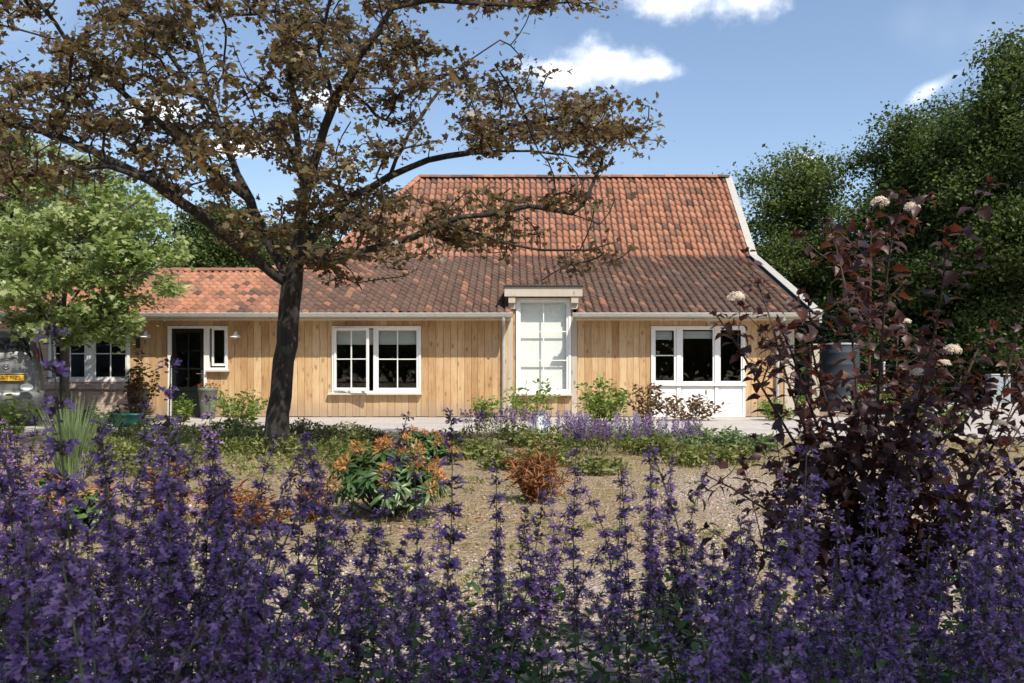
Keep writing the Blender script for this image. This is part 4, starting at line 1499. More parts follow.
def salvia(name, label, px, Y, w, h, nsp, seed, bloom='salvia_bloom', leaf='cover_leaf', group=None, depth=.5, sp=.22):
    r = np.random.default_rng(seed)
    b = at(px, 400, Y)
    e = empty(name, b); tag(e, label, 'border plant', group)
    xy = np.stack([r.uniform(-.5, .5, nsp) * w, r.uniform(-.5, .5, nsp) * depth], 1)
    for (x, y) in xy:
        o = bpy.data.objects.new('flower_spike', spike_mesh(bloom, int(r.integers(3)))); COL.objects.link(o); o.parent = e
        s = h * r.uniform(.8, 1.08); lx, ly = r.normal(size=2) * .09
        o.location = (x, y, 0); o.scale = (h * 1.0, h * 1.0, s); o.rotation_euler = (lx, ly, r.uniform(0, 6.28))
    n = int(nsp * 14)
    C = np.stack([r.uniform(-.55, .55, n) * w, r.uniform(-.55, .55, n) * depth, (r.random(n) ** .8) * h * .55 + .01], 1)
    k = 1 - .5 * (2 * C[:, 0] / w) ** 2; C[:, 2] *= k.clip(.3, 1)
    link('foliage', inst_mesh('foliage', LEAF_OVAL[0], LEAF_OVAL[1], C, r.normal(size=(n, 3)) + np.array([0, 0, .8]), r.normal(size=(n, 3)) + np.array([0, 0, .6]), r.uniform(.04, .08, n)), MATS[leaf], e)


GS = 'purple sage clumps along the paving'
salvia('salvia_plant', 'purple sage clump right of the orange bushes, below the boards', 500, 15.2, 1.25, .50, 44, 61, group=GS)
salvia('salvia_plant', 'darker purple sage behind the brown dead shrub', 562, 13.6, .95, .50, 36, 62, group=GS, bloom='lavender_bloom')
salvia('salvia_plant', 'widest purple sage clump below the dense green rose', 606, 12.0, 1.1, .46, 50, 63, group=GS)
salvia('salvia_plant', 'sparse purple sage between the grey-green bushes and the gravel', 672, 12.2, .75, .46, 30, 64, group=GS, leaf='sage_leaf')
salvia('salvia_plant', 'pale purple sage in front of the kerb behind the widest sage', 640, 14.2, .8, .45, 26, 65, group=GS, bloom='lavender_bloom', leaf='sage_leaf')
GL = 'grey-green lavender bushes by the kerb'
for (px, top, by, w, lab) in [(636, 419, 448, .95, 'broad grey-green lavender bush under the white window panels'), (588, 416, 440, .8, 'feathery grey-green bush behind the widest purple sage'),
                              (694, 424, 446, .6, 'thin grey-green lavender bush where the kerb begins'), (727, 428, 450, .5, 'small round green bush left of the dark red shrub'),
                              (757, 433, 452, .65, 'green bush just left of the dark red shrub foot')]:
    Y = GY(by)
    shrub('lavender_bush', lab, 'bush', at(px, by, Y), w, P(px, top, Y).z, 60, 900, LEAF_LONG, .075, 'sage_leaf', seed=int(px), group=GL, bark='catmint_stem', upright=.8, stem_r=.003, bare=.05, up=.1)

# orange azaleas, the withered ones, and the grass clump


def azalea(label, px, top, by, w, seed, n=26, wide_leaf=True, group='azalea bushes with fading orange flowers'):
    Y = GY(by) + w * .3
    r = np.random.default_rng(seed)
    e = empty('azalea_bush', at(px, by, Y)); tag(e, label, 'shrub', group)
    h = P(px, top, Y - w * .2).z - .07
    mb = MB(); C, N, T, S = [], [], [], []; bc, bt = [], []
    for k in range(n):
        a = r.uniform(0, 6.28); q = math.sqrt((k + .5) / n)
        rad = w * .5 * q
        tip = np.array([math.cos(a) * rad, math.sin(a) * rad * .9, h * (1 - .62 * q ** 2.2) * r.uniform(.9, 1.05)])
        out = np.array([math.cos(a) * q, math.sin(a) * q, .9 - .5 * q]); out /= np.linalg.norm(out)
        foot = tip * np.array([.15, .15, 0])
        mb.tube([foot, foot * .5 + tip * .5 + np.array([0, 0, -.03]), tip], [.009, .006, .004], 4, cap=False)
        for ring, (m, back, sz) in enumerate(((7, 0., .095), (7, .05, .11), (6, .11, .11), (6, .17, .1))):
            for i in range(m):
                b = 6.28 * i / m + r.uniform(-.3, .3) + ring
                o1 = out.copy() if abs(out[2]) < .95 else np.array([1., 0, 0])
                u = np.cross(out, [0, 0, 1.]) if abs(out[2]) < .98 else np.array([1., 0, 0]); u /= np.linalg.norm(u); v = np.cross(out, u)
                d = u * math.cos(b) + v * math.sin(b) + out * (.25 - ring * .12) + np.array([0, 0, -.28])
                C.append(tip - out * back + r.normal(size=3) * .008); T.append(d); N.append(out + np.array([0, 0, .35]) + r.normal(size=3) * .2); S.append(sz * r.uniform(.85, 1.35))
        if r.random() < .78 and tip[2] > h * .33:
            bc.append(tip + out * .02); bt.append(out)
    mb.build('stems', MATS['bark_grey'], e)
    link('foliage', inst_mesh('foliage', LEAF_LONG[0], LEAF_LONG[1], np.array(C), np.array(N), np.array(T), np.array(S)), MATS['rhodo_leaf'], e)
    m = 34
    bc, bt = np.array(bc), np.array(bt)
    n2 = len(bc) * m
    d = rand_dirs(n2) * .9 + np.repeat(bt, m, axis=0) * .55; d /= np.linalg.norm(d, axis=1, keepdims=True)
    Cb = np.repeat(bc, m, axis=0) + d * r.uniform(.015, .05, (n2, 1))
    link('blossom', inst_mesh('blossom', LEAF_OVAL[0], LEAF_OVAL[1], Cb, rng.normal(size=(n2, 3)), d + rng.normal(size=(n2, 3)) * .3, r.uniform(.022, .042, n2)), MATS['rhodo_bloom'], e)


azalea('orange azalea with hanging glossy leaves, nearest of the bushes beyond the catmint', 386, 438, 522, 1.0, 71, 48)
azalea('second orange azalea further back, close to the paving', 414, 426, 468, 1.02, 72, 40)
azalea('orange azalea low at the left edge behind the catmint', 22, 466, 520, .75, 73, 26)
azalea('small orange azalea below the tall grass clump', 92, 482, 530, .55, 74, 14)


def withered(label, px, top, by, w, seed, nst=26, nleaf=520):
    Y = GY(by) + w * .2
    shrub('withered_shrub', label, 'shrub', at(px, by, Y), w, P(px, top, Y).z, nst, int(nleaf * 1.9), LEAF_THIN, .085, 'dead_leaf', seed=seed, group='withered brown shrubs on the dry soil',
          upright=.75, stem_r=.004, bare=.05, up=.0, leafpart='dead_leaves')


for (px, top, by, w, n, lab, sd) in [(470, 440, 458, 1.1, 420, 'low yellow-green leafy clump left of the purple sage, behind the far azalea', 31), (548, 446, 462, .8, 300, 'low green clump just behind the withered rust-brown shrub', 32),
                                     (448, 432, 447, .8, 280, 'small green clump against the kerb right of the far azalea', 33), (690, 446, 466, .9, 300, 'straggly yellow-green clump on the edge of the pale gravel', 34), (598, 458, 474, .7, 220, 'low tuft of green leaves in front of the widest purple sage', 35),
                                     (520, 428, 446, 1.0, 420, 'leafy clump under the loose climbing rose, among purple sage', 36), (655, 436, 454, .9, 330, 'green clump between the broad lavender bush and the gravel', 37),
                                     (735, 444, 464, .8, 300, 'low green clump nearest the dark red shrub', 38), (496, 452, 470, .6, 170, 'small lone green tuft on the soil left of the withered rust-brown shrub', 39), (575, 430, 446, .9, 360, 'green clump below the dense green rose', 40)]:
    Y = GY(by)
    shrub('leafy_perennial', lab, 'border plant', at(px, by, Y), w, P(px, top, Y).z + .03, 30, n * 2, LEAF_OVAL, .07, 'cover_leaf', seed=sd, group='low green clumps in the border', bark='catmint_stem', stem_r=.003, upright=.4, bare=.05)


withered('withered rust-brown shrub alone on the dry soil in the middle', 540, 446, 503, .60, 81, 34, 620)
withered('withered orange-brown shrub left of the tree foot behind the catmint', 166, 456, 522, .36, 82, 16, 230)
withered('withered light brown shrub half hidden behind the purple spikes', 222, 474, 530, .42, 83, 18, 240)
withered('thin upright withered shrub left of the near orange azalea', 312, 470, 524, .15, 84, 9, 150)
withered('low withered shrub beneath the tree, among the purple spikes', 262, 486, 532, .35, 85, 14, 160)


def grass_clump(name, label, px, top, by, w, nbl, mat, seed, group=None):
    r = np.random.default_rng(seed)
    Y = GY(by)
    b = at(px, by, Y); e = empty(name, b); tag(e, label, 'grass clump', group)
    h = P(px, top, Y).z
    mb = MB()
    for k in range(nbl):
        a = r.uniform(0, 6.28); f = r.random() ** .6
        root = Vector((math.cos(a) * w * .16 * f, math.sin(a) * w * .16 * f, 0))
        hh = h * r.uniform(.55, 1.05)
        outv = Vector((math.cos(a), math.sin(a), 0)) * w * .42 * f * r.uniform(.6, 1.2)
        side = Vector((-math.sin(a + r.normal() * .8), math.cos(a + r.normal() * .8), 0)).normalized()
        prev = None; wd = r.uniform(.004, .008)
        bb = len(mb.v)
        for t in (0, .35, .7, 1):
            c = root + outv * t ** 1.6 + Vector((0, 0, hh * (t - .1 * f * t * t)))
            ww = wd * (1 - .9 * t)
            mb.v += [tuple(c - side * ww), tuple(c + side * ww)]
        for i in range(3):
            q = bb + i * 2
            mb.f.append((q, q + 1, q + 3, q + 2)); mb.m.append(0)
    mb.build('blades', MATS[mat], e)


grass_clump('ornamental_grass', 'tall blue-green grass clump in front of the silver car', 72, 392, 478, .85, 520, 'grass_blue', 91)

# ground cover under the tree: nobody could count it
r = np.random.default_rng(95)
C = []
while len(C) < 24000:
    px = r.uniform(60, 372); py = r.uniform(425, 478)
    if py > 452 and 210 < px < 330 and r.random() < .8: continue
    if r.random() < (py - 445) / 34: continue
    Y = GY(py + 6) + r.normal() * .25
    c = at(px, py, Y)
    dens = math.sin(c.x * 2.3) * math.sin(c.y * 1.9 + 1) + .45 * math.sin(c.x * 5.1 + c.y * 3.0)
    if dens < -.45: continue
    if Y > 16.3: continue
    c.z = (r.random() ** .8) * (.12 + .14 * max(0, dens + .2))
    C.append(tuple(c))
C = np.array(C); n = len(C)
o = link('ground_cover', inst_mesh('ground_cover', LEAF_OVAL[0], LEAF_OVAL[1], C, r.normal(size=(n, 3)) * .6 + np.array([0, 0, .8]), r.normal(size=(n, 3)) + np.array([0, 0, .3]), r.uniform(.03, .085, n)), MATS['cover_leaf'])
tag(o, 'yellow-green leafy ground cover around the foot of the tree', 'ground cover', kind='stuff')

for (px, top, by, w, lab, sd) in [(335, 426, 446, 1.05, 'low dark heath bush right of the tree foot', 1), (298, 424, 442, .5, 'small dark bush against the right side of the trunk', 2),
                                  (372, 429, 446, .6, 'small heath bush between the tree and the far azalea', 3)]:
    Y = GY(by)
    shrub('heath_bush', lab, 'bush', at(px, by, Y), w, P(px, top, Y).z, 60, 1100, LEAF_LONG, .05, 'heath_leaf', seed=sd, group='low heath bushes under the tree', stem_r=.003, bare=.02, up=.2)
for (px, top, Y, w, n, mat, lab, sd) in [(8, 386, 14, .8, 380, 'rose_leaf', 'leafy green bush below the silver car bumper', 5), (58, 398, 16.5, .6, 220, 'rhodo_leaf', 'dark green bush at the foot of the pale maple', 6),
                                         (95, 404, 16, 1.0, 420, 'rhodo_leaf', 'dark glossy bush under the brick end window', 7), (240, 418, 15, 1.1, 420, 'cover_leaf', 'loose yellow-green bush left of the trunk', 8)]:
    shrub('garden_bush', lab, 'bush', at(px, 400, Y), w, P(px, top, Y).z, 22, n, LEAF_OVAL, .095, mat, seed=sd, group='green bushes at the left', stem_r=.006)

# light green bushes beyond the dark red shrub and at the right
for (px, top, Y, w, n, mat, lab, sd) in [(875, 372, 22, 1.6, 520, 'rose_leaf', 'sunlit green bush right of the grey tank', 15), (905, 385, 17, 1.1, 420, 'rose_leaf', 'bright green bush seen through the dark red shrub', 16),
                                         (800, 392, 23.5, .8, 240, 'rose_leaf', 'green bush between the house corner and the tank', 17), (940, 395, 15, 1.0, 380, 'rose_leaf', 'green bush left of the pale paving at the right', 18)]:
    shrub('garden_bush', lab, 'bush', at(px, 400, Y), w, P(px, top, Y).z, 22, n, LEAF_OVAL, .11, mat, seed=sd, group='green bushes at the right', stem_r=.006)
for k, (px, Y, top, w) in enumerate([(870, 35, 330, 4.5), (935, 36, 320, 5), (1010, 36, 325, 5), (1080, 34, 330, 5), (815, 40, 330, 4)]):
    lab = ['dark hedge bush behind the grey tank, under the trees', 'dark hedge bush under the tree with the white flower heads before it', 'dark hedge bush behind the pale grey cabinet', 'dark hedge bush outside the right edge', 'dark hedge bush past the house corner'][k]
    shrub('hedge_bush', lab, 'bush', at(px, 400, Y), w, P(px, top, Y).z, 50, 2600, LEAF_RHOMB, .26, 'oak_dark', seed=200 + k, group='dark bushes under the far trees', stem_r=.02, upright=.3)

# a far belt of woodland closes the horizon on both sides
r = np.random.default_rng(99)
n = 120000
a = r.uniform(-math.pi, math.pi, n); D = r.uniform(85, 110, n)
C = np.stack([np.sin(a) * D, np.cos(a) * D, np.abs(r.normal(size=n)) * 2.5 + r.random(n) * np.where(np.abs(a) > 1.5, 16, 5) * (1 + .3 * np.sin(a * 22) + .25 * np.sin(a * 57))], 1)
o = link('woodland', inst_mesh('woodland', LEAF_RHOMB[0], LEAF_RHOMB[1], C, r.normal(size=(n, 3)) + np.array([0, -.4, .5]), r.normal(size=(n, 3)), r.uniform(1.0, 2.0, n)), MATS['oak_dark'])
tag(o, 'belt of distant dark woodland', 'woodland', kind='stuff')

# stones, dry grass and weeds over the soil


def scatter(n, y0, y1, keep):
    out = []
    while len(out) < n:
        Y = y0 + (y1 - y0) * r.random() ** 1.4
        X = r.uniform(-.66, .66) * Y
        if keep(X, Y): out.append((X, Y, .004))
    return np.array(out)


def keep_stone(X, Y):
    lim = 1.0 if (Y < 5.3 or X - .09 * Y > .3) else .08
    return r.random() < lim


C = scatter(9000, 2.6, 9.5, keep_stone); n = len(C)
o = link('gravel', inst_mesh('gravel', STONE[0], STONE[1], C, r.normal(size=(n, 3)) * .25 + np.array([0, 0, 1.]), r.normal(size=(n, 3)), r.uniform(.010, .030, n) * (1 + (r.random(n) < .04) * .9)),
         plain('gravel_stone', (.47, .40, .34), .85, noise=.3, scale=9))
tag(o, 'pale pinkish gravel scattered over the soil', 'gravel', kind='stuff')


def keep_grass(X, Y):
    px = 512 + FPX * X / Y
    f = math.sin(X * 3.1 + Y) * math.sin(Y * 2.3 - X) + .5 * math.sin(X * 7 + Y * 5)
    dens = .12 + .5 * max(0, f)
    if Y > 9.5: dens += .35
    if px > 600 and 9 < Y < 13.5: dens += .5
    if px > 430 and 10.5 < Y < 14.6: dens += .3
    return r.random() < dens


C = scatter(23000, 4.0, 14.6, keep_grass); n = len(C)
T = r.normal(size=(n, 3)) * .55 + np.array([0, 0, 1.])
o = link('dry_grass', inst_mesh('dry_grass', BLADE[0], BLADE[1], C, r.normal(size=(n, 3)) * np.array([1, 1, .2]), T, r.uniform(.04, .13, n)), MATS['grass_dry'])
tag(o, 'short dry yellowish grass and weeds on the soil', 'grass', kind='stuff')
C0 = scatter(420, 4.2, 14, lambda X, Y: True); per = 16
C = np.repeat(C0, per, axis=0); n = len(C); C = C + r.normal(size=(n, 3)) * np.array([.04, .04, .0]); C[:, 2] = .008 + r.random(n) * .04
o = link('weeds', inst_mesh('weeds', LEAF_OVAL[0], LEAF_OVAL[1], C, r.normal(size=(n, 3)) * .5 + np.array([0, 0, 1.]), r.normal(size=(n, 3)) + np.array([0, 0, .4]), r.uniform(.02, .06, n)), MATS['cover_leaf'])
tag(o, 'little green weeds dotted over the dry soil', 'weeds', kind='stuff')

C = scatter(5200, 3.6, 14, lambda X, Y: r.random() < .35 + .65 * (math.sin(X * 2.7 + Y * .7) * math.sin(Y * 1.9 - X) > 0)); n = len(C)
o = link('soil_clods', inst_mesh('soil_clods', STONE[0], STONE[1], C, r.normal(size=(n, 3)) * .3 + np.array([0, 0, 1.]), r.normal(size=(n, 3)), r.uniform(.012, .05, n) * r.uniform(.5, 1.1, n)),
         plain('soil_clod', (.33, .235, .15), .95, noise=.35, scale=6))
tag(o, 'small dry clods of soil', 'soil clods', kind='stuff')
C = scatter(2600, 3.6, 14, lambda X, Y: True); n = len(C); C[:, 2] = .012
o = link('leaf_litter', inst_mesh('leaf_litter', LEAF_OVAL[0], LEAF_OVAL[1], C, r.normal(size=(n, 3)) * .3 + np.array([0, 0, 1.]), r.normal(size=(n, 3)), r.uniform(.02, .06, n)), MATS['dead_leaf'])
tag(o, 'dead brown leaves lying on the soil', 'leaf litter', kind='stuff')

# ------------------------------------------------------------------ objects by the house


def pot(px, top, by, w, label):
    Y = 21.3
    b = at(px, by, Y); b.z = .026
    e = empty('planter_pot', b); tag(e, label, 'planter', 'tall clay pots beside the door')
    h = P(px, top, Y).z - .026; R = w * .5
    mb = MB(); mb.lathe([(0, 0), (R * .66, 0), (R * .70, .02), (R * .86, h * .5), (R * .97, h * .9), (R * 1.04, h * .92), (R * 1.04, h), (R * .93, h), (R * .9, h * .9), (0, h * .88)], 28)
    mb.build('pot_body', MATS['pot_clay'], e, smooth=True)
    mb = MB(); mb.lathe([(0, h * .9), (R * .9, h * .9)], 20); mb.build('potting_soil', MATS['interior'], e)
    return Vector((b.x, b.y, b.z + h * .9))


p1 = pot(138, 389, 416, .52, 'tall grey-green pot under the left barn lamp')
p2 = pot(208, 388, 416, .46, 'tall grey-green pot with red flowers under the sidelight window')
shrub('potted_flower', 'red flowers growing in the pot under the sidelight', 'plant', p2, .55, .22, 14, 120, LEAF_OVAL, .06, 'cover_leaf', seed=301, bloom=(LEAF_OVAL, 10, .03, 'red_bloom', 'blossom'), stem_r=.003, bark='catmint_stem')
shrub('potted_flower', 'small leafy red plant in the pot under the left lamp', 'plant', p1, .5, .26, 14, 130, LEAF_OVAL, .06, 'rose_red', seed=302, bloom=(LEAF_OVAL, 4, .025, 'red_bloom', 'blossom'), stem_r=.003, bark='catmint_stem')


def green_tub():
    b = at(128, 430, 17.9); b.z = .026
    e = empty('plastic_tub', b, .2); tag(e, 'low dark green plastic tub standing on the paving before the wing', 'tub')
    def ring(rx, ry, z, n=28):
        return [(rx * (abs(math.cos(w)) ** .6) * math.copysign(1, math.cos(w)), ry * (abs(math.sin(w)) ** .6) * math.copysign(1, math.sin(w)), z) for w in np.linspace(0, 2 * math.pi, n, endpoint=False)]
    mb = MB(); rings = [ring(.26, .17, 0), ring(.30, .2, .1), ring(.34, .235, .24), ring(.37, .26, .245), ring(.37, .26, .265), ring(.325, .22, .262), ring(.25, .16, .02)]
    n = 28
    for rg in rings: mb.v += rg
    for i in range(len(rings) - 1):
        for k in range(n):
            mb.f.append((i * n + k, i * n + (k + 1) % n, (i + 1) * n + (k + 1) % n, (i + 1) * n + k)); mb.m.append(0)
    mb.f.append(tuple(reversed(range(n)))); mb.m.append(0); mb.f.append(tuple(range((len(rings) - 1) * n, len(rings) * n))); mb.m.append(0)
    mb.build('tub_body', MATS['tub_green'], e, smooth=True)
    for s in (-1, 1):
        mb = MB(); mb.tube([(s * .36, -.08, .255), (s * .44, -.07, .25), (s * .45, 0, .25), (s * .44, .07, .25), (s * .36, .08, .255)], .012, 6)
        mb.build('handle', MATS['tub_green'], e, smooth=True)


green_tub()


def garden_bag():
    b = at(541, 432, 15.6)
    e = empty('plastic_bag', b); tag(e, 'small crumpled white and teal plastic bag among the purple sage', 'bag')
    r = random.Random(5); mb = MB(); n = 16
    rings = []
    for j, (z, rx, ry) in enumerate([(0, .08, .06), (.04, .115, .08), (.14, .12, .085), (.24, .10, .065), (.31, .085, .045), (.36, .10, .025)]):
        rings.append([(rx * math.cos(w) * r.uniform(.86, 1.1), ry * math.sin(w) * r.uniform(.8, 1.15), z + r.uniform(-.012, .012)) for w in np.linspace(0, 2 * math.pi, n, endpoint=False)])
    for rg in rings: mb.v += rg
    for i in range(len(rings) - 1):
        for k in range(n):
            mb.f.append((i * n + k, i * n + (k + 1) % n, (i + 1) * n + (k + 1) % n, (i + 1) * n + k)); mb.m.append(1 if (i in (1, 2) and k in (8, 9, 13)) else 0)
    mb.f.append(tuple(reversed(range(n)))); mb.m.append(0)
    mb.build('bag_body', [MATS['bag_white'], MATS['bag_teal']], e, smooth=True)
    mb = MB(); mb.tube([(-.05, 0, .35), (-.04, 0, .42), (.04, 0, .42), (.05, 0, .35)], .008, 5); mb.build('handle', MATS['bag_teal'], e)


garden_bag()


def water_tank():
    Y = 26.0
    b = at(840, 400, Y)
    e = empty('water_tank', b); tag(e, 'round grey metal tank beyond the right end of the house', 'tank')
    R = .54; H = P(840, 344, Y).z
    mb = MB(); prof = [(0, 0), (R, 0)]
    z = .0
    while z < H - .2:
        prof += [(R, z), (R + .012, z + .03), (R, z + .06)]; z += .34
    prof += [(R, H - .03)]
    mb.lathe(prof, 40); mb.build('tank_body', MATS['tank_grey'], e, smooth=True)
    mb = MB(); mb.lathe([(R + .002, H - .03), (R + .025, H - .03), (R + .025, H + .01), (R - .03, H + .012), (R * .5, H + .03), (0, H + .04)], 40); mb.build('lid', MATS['zinc'], e, smooth=False)
    mb = MB(); mb.tube([(0, -R - .0, .25), (0, -R - .1, .25), (0, -R - .12, .2)], .018, 8); mb.tube([(-.03, -R - .06, .29), (.03, -R - .06, .29)], .01, 6); mb.build('tap', MATS['chrome'], e)


water_tank()


def gate_post():
    Y = 23.6
    b = at(814.5, 400, Y)
    h = P(814, 345, Y).z
    e = empty('timber_post', b); tag(e, 'pale square timber post between the house corner and the tank', 'post')
    mb = MB(); mb.box(-.10, .10, -.10, .10, -.1, h); mb.build('post_shaft', MATS['grey_timber'], e, bevel=.01)
    mb = MB(); mb.prism([(-.115, -.115, h), (.115, -.115, h), (.115, .115, h), (-.115, .115, h)], (0, 0, .025)); mb.build('cap', MATS['cream_paint'], e, bevel=.004)


gate_post()


def cabinet():
    Y = 32.0
    b = at(998, 405, Y); b.z = .03
    e = empty('utility_cabinet', b); tag(e, 'pale blue-grey utility cabinet on the paving at the right', 'cabinet')
    W = 19 * Y / FPX * .5; H = P(998, 374, Y).z - .03
    mb = MB(); mb.box(-W, W, -.2, .2, .06, H - .04); mb.build('cabinet_body', MATS['cabinet_grey'], e, bevel=.01)
    mb = MB(); mb.box(-W + .03, W - .03, -.215, -.201, .11, H - .09); d = mb.build('door', MATS['cabinet_grey'], e, bevel=.004)
    mb = MB(); mb.box(W - .09, W - .06, -.235, -.216, H * .5, H * .5 + .12); mb.build('handle', MATS['dark_metal'], d)
    mb = MB(); mb.box(-W - .02, W + .02, -.23, .22, H - .04, H); mb.build('lid', MATS['zinc'], e, bevel=.006)
    mb = MB(); mb.box(-W + .01, W - .01, -.19, .19, -.02, .06); mb.build('base', MATS['concrete'], e)


cabinet()


def slim_pole():
    Y = 27.
    b = at(884, 400, Y); h = P(884, 362, Y).z
    e = empty('garden_stake', b); tag(e, 'thin grey stake in the green bush right of the tank', 'stake')
    mb = MB(); mb.tube([(0, 0, -.1), (0, 0, h)], .035, 8); mb.build('stake_shaft', MATS['zinc'], e)
    mb = MB(); mb.lathe([(.036, h - .04), (.045, h - .04), (.045, h), (0, h + .02)], 10); mb.build('cap', MATS['cream_paint'], e)


slim_pole()


# ------------------------------------------------------------------ the parked car


def build_car():
    Yr = 17.6
    b = at(-4, 400, Yr); b.z = .026
    e = empty('parked_car', b, math.radians(29)); e.scale = (1.07, 1.07, 1.07); tag(e, 'silver people carrier parked tail first at the left edge', 'car')
    # cross-sections along the car (y from the tail), half-widths by height
    ys = [-.04, .0, .10, .30, .75, 1.5, 2.4, 2.95, 3.2, 3.55, 3.85, 3.95]
    def section(i):
        y = ys[i]
        hw = [.60, .70, .76, .79, .81, .82, .82, .81, .80, .77, .68, .56][i]
        belt = [.98, 1.0, 1.02, 1.03, 1.04, 1.03, 1.0, .98, .96, .90, .80, .70][i]
        roof = [1.02, 1.30, 1.62, 1.80, 1.86, 1.86, 1.76, 1.32, 1.06, .96, .84, .72][i]
        low = [.42, .36, .30, .26, .24, .24, .24, .24, .24, .26, .32, .40][i]
        top = hw * (.78 if roof > 1.2 else .92)
        pts = [(0, low), (hw * .86, low), (hw, low + .14), (hw * 1.0, .72 if belt > .8 else (low + belt) / 2), (hw * .97, belt), (hw * .97 - (hw * .97 - top) * .55, belt + (roof - belt) * .55), (top, roof - min(.09, (roof - belt) * .3)), (top * .72, roof - .01), (0, roof)]
        return y, pts
    mb = MB(); k = 9; full = []
    for i in range(len(ys)):
        y, pts = section(i)
        row = [(-x, z) for x, z in reversed(pts[1:-1])]
        loop = [(x, z) for x, z in pts] + [(-x, z) for x, z in reversed(pts[1:-1])]
        full.append([(x, y, z) for x, z in loop])
    n = len(full[0])
    for lp in full: mb.v += lp
    for i in range(len(full) - 1):
        for q in range(n):
            mb.f.append((i * n + q, (i + 1) * n + q, (i + 1) * n + (q + 1) % n, i * n + (q + 1) % n)); mb.m.append(0)
    mb.f.append(tuple(range(n))); mb.m.append(0)
    mb.f.append(tuple(reversed(range((len(full) - 1) * n, len(full) * n)))); mb.m.append(0)
    body = mb.build('body', MATS['car_silver'], e, smooth=True)
    sd = body.modifiers.new('smooth', 'SUBSURF'); sd.levels = 2; sd.render_levels = 2
    # rear window, set just proud of the tailgate
    mb = MB()
    g = lambda x, z: (x, -.055 + max(0, z - 1.02) * .24 + abs(x) ** 2.5 * .1, z)
    rows = []
    for z, w in ((1.235, .55), (1.26, .59), (1.38, .575), (1.52, .545), (1.66, .49), (1.69, .45)):
        rows.append([g(w * t, z) for t in np.linspace(-1, 1, 13)])
    for rw in rows: mb.v += rw
    for i in range(len(rows) - 1):
        for q in range(12):
            mb.f.append((i * 13 + q, i * 13 + q + 1, (i + 1) * 13 + q + 1, (i + 1) * 13 + q)); mb.m.append(0)
    w = mb.build('rear_window', MATS['car_glass'], e, smooth=True)
    so = w.modifiers.new('thick', 'SOLIDIFY'); so.thickness = .012; so.offset = -1
    mb = MB(); mb.tube([(.0, -.03, 1.25), (.16, -.03, 1.29), (.34, -.0, 1.32)], .008, 6); mb.build('wiper', MATS['car_black'], w)
    # bumper, lights, plate, badge
    mb = MB()
    arc = [(x, .0 + abs(x / .8) ** 4 * .16) for x in np.linspace(-.80, .80, 17)]
    prof = [(.04, .38), (-.10, .42), (-.13, .55), (-.11, .66), (-.02, .70), (.05, .70)]
    for x, yo in arc:
        mb.v += [(x, yo + py, pz) for py, pz in prof]
    m = len(prof)
    for i in range(len(arc) - 1):
        for q in range(m - 1):
            mb.f.append((i * m + q, (i + 1) * m + q, (i + 1) * m + q + 1, i * m + q + 1)); mb.m.append(0)
    bp = mb.build('bumper', MATS['car_silver'], e, smooth=True)
    so = bp.modifiers.new('thick', 'SOLIDIFY'); so.thickness = .02
    for s in (-1, 1):
        mb = MB(); mb.prism([(s * .655, .06, 1.3), (s * .70, .10, 1.3), (s * .68, .17, 1.5), (s * .65, .10, 1.5)], (s * .03, -.02, 0)); mb.build('tail_light', MATS['lamp_red'], e, bevel=.008)
        mb = MB(); mb.lathe([(0, .0), (.05, .0), (.075, -.02), (.08, -.05)], 16); l = mb.build('reversing_light', MATS['lens_white'], e, smooth=True)
        l.rotation_euler = (math.radians(-90), 0, 0); l.scale = (1.4, .8, 1); l.location = (s * .50, -.18, .76)
        mb = MB(); mb.prism([(s * .80, 2.5, 1.08), (s * .80, 2.62, 1.08), (s * .80, 2.60, 1.22), (s * .80, 2.52, 1.22)], (s * .16, 0, 0)); mb.build('wing_mirror', MATS['car_silver'], e, bevel=.02)
        mb = MB(); mb.quad((s * .812, .45, 1.10), (s * .815, 2.5, 1.08), (s * .70, 2.2, 1.66), (s * .70, .6, 1.72)); sw = mb.build('side_window', MATS['car_glass'], e)
        so = sw.modifiers.new('thick', 'SOLIDIFY'); so.thickness = .02; so.offset = 0
        for y in (.72, 3.25):
            mb = MB(); mb.lathe([(.20, -.09), (.30, -.10), (.315, -.06), (.315, .06), (.30, .10), (.20, .09)], 28); tw = mb.build('wheel', MATS['car_black'], e, smooth=True)
            tw.rotation_euler = (0, math.radians(90), 0); tw.location = (s * .74, y, .30)
            mb = MB(); mb.lathe([(0, .06), (.06, .07), (.17, .05), (.20, .08), (.2, -.08), (0, -.06)], 20); mb.build('rim', MATS['chrome'], tw, smooth=True)
    mb = MB(); mb.quad((-.62, 3.0, 1.05), (.62, 3.0, 1.05), (.56, 2.48, 1.68), (-.56, 2.48, 1.68)); ws = mb.build('windscreen', MATS['car_glass'], e)
    so = ws.modifiers.new('thick', 'SOLIDIFY'); so.thickness = .03; so.offset = 0
    px0 = .20
    mb = MB(); mb.box(-.26 + px0, .26 + px0, -.085, -.07, .875, .985)
    pl = mb.build('number_plate', MATS['plate_yellow'], e, bevel=.004)
    mb = MB(); mb.box(-.256 + px0, -.215 + px0, -.0875, -.0855, .88, .98); mb.build('country_strip', MATS['plate_blue'], pl)
    cu = bpy.data.curves.new('plate_text', 'FONT'); cu.body = '58-TP-ZS'; cu.size = .105; cu.align_x = 'CENTER'; cu.align_y = 'CENTER'; cu.extrude = .0008
    cu.materials.append(MATS['car_black'])
    tmp = bpy.data.objects.new('lettering_source', cu); COL.objects.link(tmp)
    bpy.context.view_layer.update()
    lm = bpy.data.meshes.new_from_object(tmp.evaluated_get(bpy.context.evaluated_depsgraph_get()))
    bpy.data.objects.remove(tmp); lm.name = 'plate_lettering'
